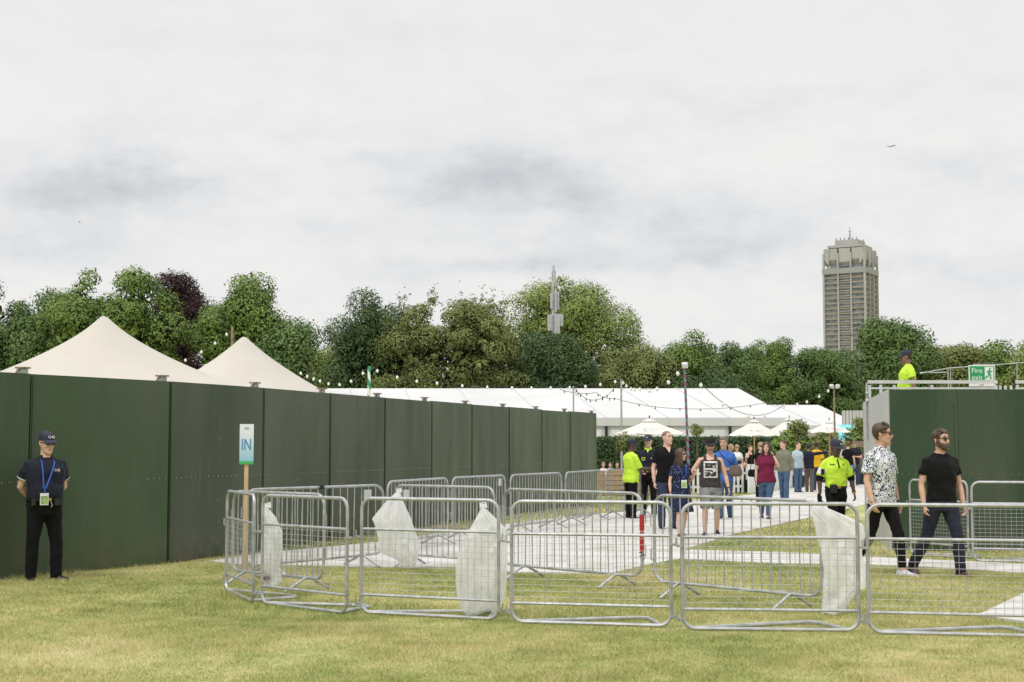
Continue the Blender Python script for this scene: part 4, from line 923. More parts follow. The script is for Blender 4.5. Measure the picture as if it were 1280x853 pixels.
HAIR = {'brown': mat('brown_hair', (.055, .032, .018), .45, 0, (.085, .05, .028), 40, stretch=(1, 1, .15), bump=.4, bs=80), 'dark': mat('dark_brown_hair', (.022, .014, .010), .42, 0, (.04, .025, .017), 40, stretch=(1, 1, .15), bump=.4, bs=80),
        'grey': mat('grey_hair', (.22, .20, .18), .6, 0, (.13, .11, .09), 40, bump=.4, bs=80), 'blond': mat('blond_hair', (.40, .27, .13), .5, 0, (.30, .19, .09), 40, stretch=(1, 1, .15), bump=.4, bs=80),
        'stubble': mat('close_cropped_hair', (.20, .125, .09), .7), 'faint': mat('light_stubble', (.34, .20, .145), .7), 'auburn': mat('auburn_hair', (.13, .055, .025), .5, 0, (.09, .04, .02), 40, bump=.4, bs=80)}
M['lens'] = mat('sunglass_lens', (.006, .006, .007), .12, spec=.7); M['eyew'] = mat('eye_white', (.6, .58, .55), .3); M['shoe'] = mat('black_leather_shoe', (.012, .012, .012), .3)
M['shoegrey'] = mat('pale_grey_trainers', (.50, .51, .53), .7); M['shoebrown'] = mat('dark_red_brown_shoe', (.07, .025, .022), .45); M['shoenavy'] = mat('dark_canvas_shoe', (.03, .03, .04), .8); M['sole'] = mat('white_sole', (.7, .69, .66), .6)
M['lanyard'] = mat('blue_lanyard', (.02, .09, .42), .6); M['gold'] = mat('brass_buckle', (.45, .32, .10), .35, .8); M['felt'] = mat('black_felt', (.018, .017, .017), .9); M['capnavy'] = mat('navy_cap_cloth', (.02, .024, .045), .8, 0, (.028, .03, .055), 20)
M['redmark'] = mat('red_mark', (.5, .02, .04), .6); M['strap'] = cloth('dark_strap', (.03, .028, .026))
def floral():
    m = cloth('floral_print_shirt', (.74, .75, .74)); N, L = nt(m); b = N['Principled BSDF']; tc = N.new('ShaderNodeTexCoord')
    v = N.new('ShaderNodeTexNoise'); v.inputs['Scale'].default_value = 17; v.inputs['Detail'].default_value = 2; v.inputs['Distortion'].default_value = 2.2; v.inputs['Roughness'].default_value = .6; L.new(tc.outputs['Object'], v.inputs['Vector'])
    r = N.new('ShaderNodeValToRGB'); r.color_ramp.interpolation = 'CONSTANT'; e = r.color_ramp.elements; e[0].position = 0; e[0].color = (.03, .04, .075, 1); e[1].position = .47; e[1].color = (.76, .77, .76, 1)
    q = e.new(.445); q.color = (.20, .27, .33, 1); q = e.new(.60); q.color = (.42, .50, .50, 1); q = e.new(.63); q.color = (.05, .055, .10, 1)
    L.new(v.outputs['Fac'], r.inputs[0]); L.new(r.outputs[0], b.inputs['Base Color']); return m
CL['floral'] = floral()
def dots():
    m = cloth('navy_dress_print', (.018, .026, .065)); N, L = nt(m); b = N['Principled BSDF']; src = b.inputs['Base Color'].links[0].from_socket; tc = N.new('ShaderNodeTexCoord')
    v = N.new('ShaderNodeTexVoronoi'); v.inputs['Scale'].default_value = 24; L.new(tc.outputs['Object'], v.inputs['Vector']); lt = N.new('ShaderNodeMath'); lt.operation = 'LESS_THAN'; L.new(v.outputs['Distance'], lt.inputs[0]); lt.inputs[1].default_value = .16
    x = N.new('ShaderNodeMix'); x.data_type = 'RGBA'; L.new(lt.outputs[0], x.inputs[0]); L.new(src, x.inputs[6]); x.inputs[7].default_value = (.55, .6, .66, 1); L.new(x.outputs[2], b.inputs['Base Color']); return m
CL['dots'] = dots()
def marked(base, name, boxes, inner=None):
    """cloth with printed rectangles on the chest: boxes of (x0,x1,z0,z1,colour,strokes)"""
    m = CL[base].copy(); m.name = name; N, L = nt(m); b = N['Principled BSDF']; src = b.inputs['Base Color'].links[0].from_socket
    tc = N.new('ShaderNodeTexCoord'); s = N.new('ShaderNodeSeparateXYZ'); L.new(tc.outputs['Object'], s.inputs[0])
    def mm(op, a, c):
        n = N.new('ShaderNodeMath'); n.operation = op
        for i, q in enumerate((a, c)):
            if hasattr(q, 'links'): L.new(q, n.inputs[i])
            else: n.inputs[i].default_value = q
        return n.outputs[0]
    for x0, x1, z0, z1, c, stroke in boxes:
        f = mm('MULTIPLY', mm('MULTIPLY', mm('GREATER_THAN', s.outputs['X'], x0), mm('LESS_THAN', s.outputs['X'], x1)), mm('MULTIPLY', mm('GREATER_THAN', s.outputs['Z'], z0), mm('LESS_THAN', s.outputs['Z'], z1)))
        f = mm('MULTIPLY', f, mm('LESS_THAN', s.outputs['Y'], 0.02))
        if stroke:
            n = N.new('ShaderNodeTexNoise'); n.inputs['Scale'].default_value = stroke; n.inputs['Detail'].default_value = 2; n.inputs['Distortion'].default_value = 1.; mp = N.new('ShaderNodeMapping'); mp.inputs['Scale'].default_value = (.55, .1, 1.4); L.new(tc.outputs['Object'], mp.inputs[0]); L.new(mp.outputs[0], n.inputs['Vector'])
            f = mm('MULTIPLY', f, mm('GREATER_THAN', n.outputs['Fac'], .46))
        x = N.new('ShaderNodeMix'); x.data_type = 'RGBA'; L.new(f, x.inputs[0]); L.new(src, x.inputs[6]); x.inputs[7].default_value = (*c, 1); src = x.outputs[2]
    L.new(src, b.inputs['Base Color']); return m
CL['tankprint'] = marked('graphite', 'printed_tank_top', [(-.125, .125, 1.06, 1.36, (.72, .72, .70), 0), (-.105, .105, 1.08, 1.33, (.05, .05, .05), 13), (-.10, .10, 1.20, 1.235, (.72, .72, .70), 0)])
CL['hivis_t'] = marked('hivis', 'yellow_shirt_with_dark_print', [(-.135, -.045, 1.315, 1.345, (.06, .09, .03), 30), (.055, .115, 1.315, 1.34, (.06, .09, .03), 30)])
CL['navy_patch'] = marked('navy', 'navy_polo_with_yellow_patch', [(-.145, -.055, 1.30, 1.37, (.45, .60, .05), 0), (-.135, -.065, 1.315, 1.355, (.05, .07, .03), 30), (.07, .13, 1.335, 1.36, (.6, .6, .62), 30)])
WR = {}
def wrinkle(sz):
    if sz not in WR:
        t = bpy.data.textures.new('cloth_folds', 'CLOUDS'); t.noise_scale = sz; t.noise_depth = 2; WR[sz] = t
    return WR[sz]
PENDING = []
def pend(o, vox, smooth=2, wr=0., wsz=.09):
    m = o.modifiers.new('r', 'REMESH'); m.mode = 'VOXEL'; m.voxel_size = vox; m.use_smooth_shade = True
    if smooth: m = o.modifiers.new('s', 'SMOOTH'); m.factor = .5; m.iterations = smooth
    if wr: m = o.modifiers.new('d', 'DISPLACE'); m.texture = wrinkle(wsz); m.texture_coords = 'LOCAL'; m.strength = wr; m.mid_level = .36
    PENDING.append(o)
HEADR = [(-.120, .018, -.080, -.045), (-.112, .032, -.092, -.03), (-.095, .046, -.097, 0.), (-.07, .058, -.097, .035), (-.045, .065, -.095, .062), (-.015, .070, -.093, .080), (.02, .0745, -.093, .091), (.05, .076, -.094, .095), (.078, .072, -.088, .092), (.10, .060, -.070, .078), (.117, .042, -.045, .056), (.128, .018, -.018, .022)]
_hz = [r[0] for r in HEADR]
def headpt(ang, z, sc_=1., add=0.):
    """point on the skull; ang 0 = face side (-y), pi = back"""
    hw = np.interp(z, _hz, [r[1] for r in HEADR]); yf = np.interp(z, _hz, [r[2] for r in HEADR]); yb = np.interp(z, _hz, [r[3] for r in HEADR])
    cy, hd = (yf + yb) / 2, (yb - yf) / 2; s_, c_ = math.sin(ang), -math.cos(ang)
    return np.array(((hw * sc_ + add) * np.sign(s_) * abs(s_) ** .9, cy + (hd * sc_ + add) * np.sign(c_) * abs(c_) ** .9, z))
def face_shell(line, z1, sc_, top=True, thick=.008, n=28, rows=9, jit=0., r=None, zs=1.):
    rings = []
    for k in range(rows):
        ring = []
        for j in range(n):
            a = 2 * math.pi * j / n; z0 = line(a); z = z0 + (z1 - z0) * (k / (rows - 1)) ** .8; e = (.3 + .7 * min(1, k / 2)) * thick
            p = headpt(a, min(z, .127), sc_, e + (r.normal() * jit if r is not None else 0)); p[2] = z * zs + (e if k > rows - 3 else 0); ring.append(p)
        rings.append(ring)
    return rings
def hairline(f=.075, s=.03, b=-.07, temple=.0):
    def line(a):
        c = math.cos(a)
        return .005 * math.sin(9 * a + 1) + .004 * math.sin(17 * a) + s + (f - s) * max(c, 0) ** .8 + (b - s) * max(-c, 0) ** .9 + temple * math.exp(-((abs(((a + math.pi) % (2 * math.pi)) - math.pi) - .6) / .3) ** 2)
    return line
def xf(pts, Mh, o): return [o + Mh @ np.asarray(p) for p in pts]
ARM_DOWN = ((.20, .05, -1), (.10, -.12, -1))
def person(label, px, d, H=1.78, yaw=0., z=0., skin='pale', fem=False, fat=1., top=('black', .55), bottom=('trousers', 'black'), shoes='shoe', hair=('brown', 'short'), head=(0, 0), lean=0., twist=0.,
           armR=ARM_DOWN, armL=ARM_DOWN, legR=((0, 0, -1), (0, .03, -1)), legL=((0, 0, -1), (0, .03, -1)), vox=.0095, cap=None, glasses=False, beard=False, group=None, sit=None, hem=.86, collar=None, curl=.5, toe=(12, 12), at=None, smile=False, sleeve_r=1.):
    s = H / 1.78; r = np.random.default_rng(int(px * 7) % 9973)
    x0 = (px - 640) / F * d if at is None else at[0]; y0 = d if at is None else at[1]
    root = thing('person', label, 'person', (x0, y0, z), R(yaw), group); root['category'] = 'person'
    thl, shl = .42, .415
    def legdir(l, sd): return [nrm((l[0][0] * sd, l[0][1], l[0][2])), nrm((l[1][0] * sd, l[1][1], l[1][2]))]
    LR, LL = legdir(legR, -1), legdir(legL, 1)
    drop = max(-(thl * q[0][2] + shl * q[1][2]) for q in (LR, LL)) + .085
    pz = (sit / s if sit is not None else drop); off = pz - .92                       # the hips drop with a stride
    ca, sa = math.cos(lean), math.sin(lean); piv = np.array((0, 0, .95 + off))
    Rt = rotm('Z', twist)
    def T(p):                                                                      # torso transform (lean forward, twist)
        p = np.array(p, float) + (0, 0, off); f = np.clip((p[2] - piv[2]) / .45, 0, 1); q = p - piv
        q = rotm('Z', twist * f) @ q; q = rotm('X', lean * f) @ q
        return q + piv
    shw = .150 if fem else .174
    W_ = 1 + (fat - 1) * .9
    if fem: TR_ = [(.83, .165, .115, .015), (.90, .182, .128, .018), (1.0, .165, .112, .01), (1.10, .135, .095, 0), (1.20, .142, .10, -.005), (1.29, .155, .122, -.02), (1.36, .150, .108, -.008), (1.41, .132, .088, .0), (1.45, .088, .066, .005), (1.485, .055, .054, .008), (1.51, .048, .050, .010)]
    else: TR_ = [(.83, .155, .115, .01), (.90, .170, .122, .012), (1.0, .162, .110, .0), (1.10, .160, .108, -.006), (1.20, .172, .115, -.006), (1.29, .182, .122, -.004), (1.35, .178, .120, .0), (1.405, .155, .098, .006), (1.445, .108, .075, .010), (1.48, .068, .062, .012), (1.51, .058, .057, .014)]
    belly = max(0., fat - 1.)
    def torso_rings(z0, z1, ease=0., n=26, flare=None):
        out = []; zs_ = [q[0] for q in TR_]
        for k in range(20):
            zz_ = z0 + (z1 - z0) * k / 19; hw = np.interp(zz_, zs_, [q[1] for q in TR_]) * W_; hd = np.interp(zz_, zs_, [q[2] for q in TR_]) * W_; cy = np.interp(zz_, zs_, [q[3] for q in TR_])
            bl = belly * .28 * math.exp(-((zz_ - 1.06) / .11) ** 2); e = ease(zz_) if callable(ease) else ease
            if zz_ > 1.44: hw += 0; 
            ring = []
            for j in range(n):
                a = 2 * math.pi * j / n; c_, s_ = math.cos(a), math.sin(a); y = cy + (hd + e) * np.sign(s_) * abs(s_) ** .85
                if s_ < 0: y += bl * s_
                ring.append(T(((hw + e) * np.sign(c_) * abs(c_) ** .85, y, zz_)) * s)
            out.append(ring)
        return out
    SH = {-1: T((-shw * (1 + .5 * (W_ - 1)), .012, 1.395)), 1: T((shw * (1 + .5 * (W_ - 1)), .012, 1.395))}
    ua, fa = (.275, .245) if fem else (.29, .262); arms = {}
    for sd, ar in ((-1, armR), (1, armL)):
        Ry = rotm('Z', twist); U = Ry @ nrm((ar[0][0] * sd, ar[0][1], ar[0][2])); Fo = Ry @ nrm((ar[1][0] * sd, ar[1][1], ar[1][2]))
        E_ = SH[sd] + ua * U; Wp = E_ + fa * Fo; arms[sd] = (SH[sd], E_, Wp, U, Fo)
    hips = {-1: np.array((-.088, .0, .90 + off)), 1: np.array((.088, .0, .90 + off))}; legs = {}
    for sd, l in ((-1, LR), (1, LL)):
        K = hips[sd] + thl * l[0]; A_ = K + shl * l[1]; legs[sd] = (hips[sd], K, A_)
    # ---- body: one continuous surface
    b = MB(); b.loft(torso_rings(.83 if bottom else .80, 1.51))
    aw_ = (.85 if fem else 1.) * (1 + (fat - 1) * .5)
    for sd in (-1, 1):
        S, E_, Wp, U, Fo = arms[sd]; inn = T((sd * .07, .012, 1.415))
        b.tube([T((sd * .035, .016, 1.50)) * s, T((sd * .09, .016, 1.44)) * s, (S * .8 + T((sd * .09, .016, 1.43)) * .2) * s], [.03 * s, .036 * s, .044 * s], 10)
        pts = [inn, S * .55 + inn * .45, S, S + (E_ - S) * .3, S + (E_ - S) * .7, E_, E_ + (Wp - E_) * .3, E_ + (Wp - E_) * .7, Wp]
        b.tube([p * s for p in pts], [q * s * aw_ for q in (.045, .052, .056, .052, .043, .037, .041, .032, .0255)], 12)
        # hand: palm, four fingers, thumb
        inwd = np.array((-sd, 0, 0.)); inwd = nrm(rotm('Z', twist) @ inwd); pn = nrm(inwd - Fo * inwd.dot(Fo)) if abs(inwd.dot(Fo)) < .93 else nrm(np.cross(Fo, (0, 0, 1)))
        fw = nrm(np.cross(Fo, pn)) * (1 if np.cross(Fo, pn)[1] < 0 else -1)               # towards the thumb side
        hs = s * (.9 if fem else 1.)
        b.tube([Wp * s, (Wp + Fo * .035) * s, (Wp + Fo * .075) * s, (Wp + Fo * .09) * s], [.024 * hs, .033 * hs, .036 * hs, .034 * hs], 10, flat=.42, hint=pn)
        for k, (ln, o_) in enumerate(((.070, .027), (.078, .009), (.073, -.009), (.058, -.027))):
            q0 = (Wp + Fo * .08 + fw * o_) * s; c1 = curl + .08 * k; d1 = nrm(Fo * math.cos(c1) + pn * math.sin(c1)); d2 = nrm(Fo * math.cos(c1 * 2) + pn * math.sin(c1 * 2)); q1 = q0 + d1 * ln * .52 * hs; q2 = q1 + d2 * ln * .48 * hs
            b.tube([q0 - Fo * .02 * s, q0, q1, q2], [.0085 * hs, .0092 * hs, .0085 * hs, .0068 * hs], 7)
        q0 = (Wp + Fo * .025 + fw * .022) * s; q1 = q0 + nrm(fw * .7 + Fo * .8 + pn * .3) * .042 * hs; q2 = q1 + nrm(fw * .2 + Fo * .9 + pn * .45) * .032 * hs; b.tube([q0, q1, q2], [.013 * hs, .0105 * hs, .008 * hs], 7)
    feet = {}
    for sd in (-1, 1):
        h_, K, A_ = legs[sd]; lw = (1.04 if fem else 1.) * (1 + (fat - 1) * .5)
        pts = [h_ + np.array((0, .005, .03)), h_ + (K - h_) * .2, h_ + (K - h_) * .6, K, K + (A_ - K) * .3, K + (A_ - K) * .75, A_, A_ + (A_ - K) * .06]
        b.tube([p * s for p in pts], [q * s * lw for q in (.088, .088, .070, .053, .056, .042, .036, .036)], 14)
        sh = nrm(A_ - K); fl = R(toe[0 if sd < 0 else 1]) * sd; fd = np.array((math.sin(fl), -math.cos(fl), 0)); tilt = sh[1] * .75                 # heel lifts when the shin slopes back
        fd = nrm(fd + np.array((0, 0, -tilt if tilt > 0.12 else (-.05 * tilt)))) ; up = nrm(np.array((0, 0, 1.)) - fd * fd[2]); feet[sd] = (A_, fd, up)
        b.tube([(A_ - fd * .045 - up * .05) * s, (A_ + fd * .03 - up * .045) * s, (A_ + fd * .10 - up * .06) * s, (A_ + fd * .165 - up * .066) * s], [k2 * s * (.72 if shoes else 1.) for k2 in (.028, .036, .034, .018)], 10)
    NB = T((0, .012, 1.49)); HC_ = T((0, .0, 1.648)); hy, hp = R(head[0]), R(head[1]); Mh = rotm('Z', hy + twist) @ rotm('X', hp + lean * .5)
    HC_ = HC_ + np.array((0, -.012, 0)) - Mh @ np.array((0, 0.0, 0))
    hsz = s * (.97 if fem else 1.02); HO = HC_ * s
    hx = lambda p: HO + (Mh @ np.asarray(p, float)) * hsz
    b.tube([NB * s - np.array((0, 0, .02)), (NB * .5 + HC_ * .5) * s - np.array((0, 0, .02)), hx((0, .018, -.03))], [.064 * s * (.8 if fem else 1) * (1 + belly * .5), .056 * s * (.8 if fem else 1) * (1 + belly * .5), .055 * s], 14)
    b.loft([[hx(headpt(a, zz_)) for a in np.linspace(0, 2 * math.pi, 24, endpoint=False)] for zz_ in np.interp(np.linspace(0, 11, 26), range(12), _hz)])
    b.tube([hx((0, -.090, .035)), hx((0, -.104, .012)), hx((0, -.118, -.014)), hx((0, -.108, -.028)), hx((0, -.088, -.03))], [.010 * hsz, .0105 * hsz, .0145 * hsz, .015 * hsz, .01 * hsz], 8)
    for sd in (-1, 1):
        b.tube([hx((sd * .012, -.089, .042)), hx((sd * .032, -.092, .045)), hx((sd * .055, -.076, .038))], [.009 * hsz, .011 * hsz, .009 * hsz], 7)
        b.sphere(hx((sd * .077, .012, .005)), (.011 * hsz, .018 * hsz, .031 * hsz), 8, 8, rot=Mh @ rotm('Y', sd * .15)); b.sphere(hx((sd * .011, -.100, -.026)), .009 * hsz, 6, 5)
        b.sphere(hx((sd * .042, -.068, -.02)), (.026 * hsz, .026 * hsz, .022 * hsz), 8, 6)
    b.tube([hx((-.024, -.091, -.060)), hx((0, -.0985, -.058)), hx((.024, -.091, -.060))], [.006 * hsz, .0095 * hsz, .006 * hsz], 7); b.sphere(hx((0, -.090, -.10)), (.022 * hsz, .016 * hsz, .016 * hsz), 8, 6)
    o = b.build('body', SK[skin], root); pend(o, vox, 2)
    # ---- face
    fb = MB(); fb.tube([hx((-.024, -.096, -.060)), hx((0, -.106, -.0575)), hx((.024, -.096, -.060))], [.003 * hsz, .0065 * hsz, .003 * hsz], 7); fb.build('lips', LIPC[skin], root)
    if not glasses:
        for sd in (-1, 1):
            eb = MB(); eb.sphere(hx((sd * .032, -.086, .018)), (.0125 * hsz, .009 * hsz, .008 * hsz), 10, 8, rot=Mh); eo = eb.build('eye', M['eyew'], root)
            eb = MB(); eb.sphere(hx((sd * .032, -.093, .018)), (.006 * hsz, .0035 * hsz, .0065 * hsz), 8, 6, rot=Mh); eb.build('iris', M['black'], eo)
    hm = HAIR[hair[0]]
    eb = MB()
    for sd in (-1, 1): eb.tube([hx((sd * .012, -.099, .046)), hx((sd * .034, -.103, .053)), hx((sd * .056, -.088, .046))], [.0035 * hsz, .005 * hsz, .003 * hsz], 6)
    eb.build('eyebrows', hm, root)
    # ---- hair
    st_ = hair[1]
    if st_ != 'bald':
        b = MB(); zt_ = .127
        if st_ == 'cropped': rg = face_shell(hairline(.092, .03, -.06, .02), zt_, 1.0, thick=.004, r=r, jit=.0006)
        elif st_ == 'long': rg = face_shell(hairline(.088, -.02, -.10), zt_, 1.02, thick=.012, r=r, jit=.002)
        elif st_ == 'quiff': rg = face_shell(hairline(.085, .025, -.065, .012), zt_, 1.02, thick=.013, r=r, jit=.003)
        else: rg = face_shell(hairline(.078, .02, -.07, .012), zt_, 1.02, thick=.012, r=r, jit=.003)
        b.loft([[hx(p) for p in q] for q in rg])
        if st_ == 'quiff':                                       # swept up and back from the forehead
            for k in range(60):
                a = r.uniform(-1.2, 1.2); zz_ = r.uniform(.096, .122); p = headpt(a, zz_, 1.02, .008); u_ = r.normal() * .010
                b.tube([hx(p), hx(p + np.array((u_ * .5, .004, .015))), hx(p + np.array((u_, .022, .026)))], [.010 * hsz, .0085 * hsz, .003 * hsz], 5)
        if st_ in ('short', 'quiff'):                            # short locks lying over the shell
            for k in range(130):
                a = r.uniform(0, 6.283); bk = abs(a - math.pi); zz_ = r.uniform(.092, .12) if bk > 2.1 else (r.uniform(.03, .118) if bk > 1.2 else r.uniform(-.055, .118)); p = headpt(a, zz_, 1.02, .009); q_ = headpt(a + r.normal() * .16, zz_ - r.uniform(.012, .028) * (0.3 if bk > 2.1 else 1), 1.03, .012)
                b.tube([hx(p), hx(q_)], [.0075 * hsz, .0025 * hsz], 5)
        if st_ == 'long':
            for k in range(46):
                a = math.pi + (k / 45 - .5) * 4.3; ln = r.uniform(.20, .31); pc = np.array((math.sin(a) * .012, -.01 - .03 * math.cos(a) * .3, .142)); pm = headpt(a, .108, 1.03, .014); p0 = headpt(a, .06, 1.04, .014); p1 = headpt(a, -.03, 1.06, .016); sw = np.array((math.sin(a) * .015, .03 if abs(a - math.pi) < 1 else -.012, 0))
                p2 = p1 + np.array((r.normal() * .006, 0, -ln * .5)) + sw; p3 = p1 + np.array((r.normal() * .012, 0, -ln)) + sw * 1.3; b.tube([hx(pc), hx(pm), hx(p0), hx(p1), hx(p2), hx(p3)], [.008 * hsz, .013 * hsz, .015 * hsz, .016 * hsz, .015 * hsz, .004 * hsz], 6)
        if st_ == 'bun': b.sphere(hx((0, .115, .06)), .045 * hsz, 10, 8)
        b.build('hair', hm, root, ang=60)
    if beard:
        hm = HAIR['faint'] if beard == 'light' else hm
        bl_ = lambda a: -.045 - .0 + (.05 * max(0, 1 - abs(math.cos(a)) * 1.1)) ; b = MB(); rows = []
        for k in range(7):
            ring = []
            for j in range(17):
                a = -1.75 + 3.5 * j / 16; zt2 = -.046 if abs(a) < .55 else -.046 + .065 * min(1, (abs(a) - .55) / 1.0); zz_ = -.122 + (zt2 + .122) * k / 6; ring.append(headpt(a, max(zz_, -.119), 1.01, (.004 if beard == 'light' else .008) if 0 < k < 6 else .001) * np.array((1, 1, 0)) + np.array((0, 0, zz_)))
            rows.append(ring)
        vs = [hx(p) for q in rows for p in q]; b.add(vs, [(k * 17 + j, k * 17 + j + 1, (k + 1) * 17 + j + 1, (k + 1) * 17 + j) for k in range(6) for j in range(16)])
        b.tube([hx((-.034, -.092, -.058)), hx((-.02, -.103, -.046)), hx((0, -.107, -.043)), hx((.02, -.103, -.046)), hx((.034, -.092, -.058))], [.0045 * hsz] * 5, 6)
        b.build('beard', hm, root, ang=70)
    # ---- glasses, caps
    if glasses:
        b = MB()
        for sd in (-1, 1): b.sphere(hx((sd * .034, -.104, .018)), (.029 * hsz, .007 * hsz, .022 * hsz), 12, 8, rot=Mh @ rotm('Z', sd * .22))
        b.tube([hx((-.012, -.110, .024)), hx((.012, -.110, .024))], .004 * hsz, 5)
        for sd in (-1, 1): b.tube([hx((sd * .060, -.098, .026)), hx((sd * .079, -.05, .026)), hx((sd * .082, .01, .022))], .004 * hsz, 5)
        b.build('sunglasses', M['lens'], root)
    if cap:
        b = MB(); cm = M['felt'] if cap == 'fedora' else M['capnavy']
        if cap == 'fedora':
            rg = []
            for rad, zz_ in ((1.13, .052), (1.13, .075), (1.11, .11), (1.06, .15), (.95, .166), (.6, .158), (.2, .152)): rg.append([hx(np.array((headpt(a, .05)[0] * rad, headpt(a, .05)[1] * rad, zz_))) for a in np.linspace(0, 2 * math.pi, 28, endpoint=False)])
            b.loft(rg)
            rg = [[hx(np.array((headpt(a, .05)[0] * q, headpt(a, .05)[1] * q, zz_ + (q - 1.05) * (.045 * abs(math.sin(a)) - .055 * math.cos(a))))) for a in np.linspace(0, 2 * math.pi, 28, endpoint=False)] for q, zz_ in ((1.05, .048), (1.35, .044), (1.86, .050), (1.88, .060), (1.35, .056), (1.05, .062))]
            b.loft(rg); co = b.build('hat', cm, root, ang=60)
            b = MB(); b.loft([[hx(np.array((headpt(a, .05)[0] * 1.15, headpt(a, .05)[1] * 1.15, zz_))) for a in np.linspace(0, 2 * math.pi, 28, endpoint=False)] for zz_ in (.058, .085)]); b.build('hat_band', CL['charcoal'], co)
        else:
            rg = [[hx(np.array((headpt(a, .05)[0] * q, headpt(a, .05)[1] * q + .002, zz_ - .006 * math.cos(a)))) for a in np.linspace(0, 2 * math.pi, 28, endpoint=False)] for q, zz_ in ((1.10, .050), (1.12, .07), (1.10, .10), (1.0, .128), (.75, .146), (.4, .154), (.08, .156))]
            b.loft(rg); co = b.build('cap', cm, root, ang=60)
            b = MB(); vs = []; 
            for th_ in (0, .006):
                for k in range(5):
                    for j in range(11):
                        a = -1.05 + 2.1 * j / 10; f = k / 4; p = headpt(a, .05) * 1.1; p[2] = .052 + th_; fr = np.array((math.sin(a) * .02, -.085 * math.cos(a * .9) ** .7, -.028 * f - .012 * (a * a))) * f; vs.append(hx(p + fr))
            fs_ = []
            for k in range(4):
                for j in range(10): i0 = k * 11 + j; fs_ += [(i0, i0 + 11, i0 + 12, i0 + 1), (55 + i0, 55 + i0 + 1, 55 + i0 + 12, 55 + i0 + 11)]
            for j in range(10): fs_.append((44 + j, 99 + j, 100 + j, 45 + j))
            for k in range(4): fs_ += [(k * 11, k * 11 + 55, k * 11 + 66, k * 11 + 11), (k * 11 + 10, k * 11 + 21, k * 11 + 76, k * 11 + 65)]
            b.add(vs, fs_); b.build('brim', cm, co, ang=60)
            if cap == 'logo':
                lo = hx((0, -.112, .092)); rot_ = Matrix((Mh @ rotm('X', math.pi / 2 - .35)).tolist()).to_euler()
                text_mesh('G4S', .046 * hsz, M['white'], 'emblem', co, lo, rot_, .001, 1.1); b = MB(); b.box(hx((.022, -.107, .078)), (.022, .003, .014), Mh @ rotm('X', -.35)); b.build('emblem_mark', M['redmark'], co, smooth=False)
            elif cap == 'badge':
                b = MB(); b.sphere(hx((0, -.108, .092)), (.016, .004, .016), 8, 6, rot=Mh); b.build('emblem', M['white'], co)
    # ---- clothes
    if top:
        cm = CL[top[0]] if isinstance(top[0], str) else top[0]; sl = top[1]; b = MB(); ez = .014 + .02 * belly
        dress = top[2] if len(top) > 2 else None
        ease = lambda q: .009 + (ez - .009) * min(1, max(0, (1.44 - q) / .16)) + (.012 * max(0, (1.0 - q) / .15) if q < 1. else 0)
        b.loft(torso_rings(hem, 1.492 if sl > 0 else 1.40, ease))
        if dress:                                                                  # flared skirt
            rg = []
            for k in range(9):
                f = k / 8; zz_ = 1.08 - f * (1.08 - dress); c = np.array((0, 0.0, zz_ + off))
                rg.append([(c + np.array(((.15 + .115 * f) * math.cos(a) * (1 + .05 * f * math.sin(7 * a)), (.115 + .095 * f) * math.sin(a) * (1 + .05 * f * math.sin(7 * a + 1)), 0))) * s for a in np.linspace(0, 2 * math.pi, 28, endpoint=False)])
            b.loft(rg)
        for sd in (-1, 1):
            S, E_, Wp, U, Fo = arms[sd]; inn = T((sd * .07, .012, 1.41)); k_ = s * aw_ * sleeve_r
            if sl > 0: b.tube([T((sd * .045, .016, 1.485)) * s, T((sd * .095, .016, 1.44)) * s, (S * .8 + T((sd * .09, .016, 1.43)) * .2) * s], [.036 * s, .050 * s, .056 * s], 10)
            if sl <= 0:
                b.tube([T((sd * .10, -.122, 1.33)) * s, T((sd * .10, -.105, 1.40)) * s, T((sd * .095, -.05, 1.452)) * s, T((sd * .092, .015, 1.474)) * s, T((sd * .095, .075, 1.45)) * s, T((sd * .10, .105, 1.36)) * s], .024 * s, 10); continue
            if sl <= 1:
                e_ = S + (E_ - S) * sl; b.tube([p * s for p in (inn, S * .55 + inn * .45, S, S + (e_ - S) * .5, e_)], [.052 * k_, .055 * k_, .058 * k_, .063 * k_, .067 * k_], 14)
            else:
                e_ = E_ + (Wp - E_) * (sl - 1); b.tube([p * s for p in (inn, S * .55 + inn * .45, S, S + (E_ - S) * .5, E_, E_ + (e_ - E_) * .5, e_)], [.052 * k_, .055 * k_, .058 * k_, .062 * k_, .054 * k_, .050 * k_, .044 * k_], 14)
        nm = 'dress' if dress else ('shirt' if sl > 0 else 'vest'); o = b.build(nm, cm, root); pend(o, vox * 1.15, 6, .030 * s, .10)
        if collar:
            b = MB(); rg = []
            for zz_, q, e in ((1.475, .075, 0), (1.52, .068, .004), (1.515, .078, .006), (1.47, .095, .01)): rg.append([T((q * math.cos(a), .012 + q * .95 * math.sin(a) - e, zz_ - (.035 if math.sin(a) < -.75 else 0))) * s for a in np.linspace(0, 2 * math.pi, 24, endpoint=False)])
            b.loft(rg, cap=False); b.build('collar', CL[collar] if isinstance(collar, str) else collar, root, ang=60)
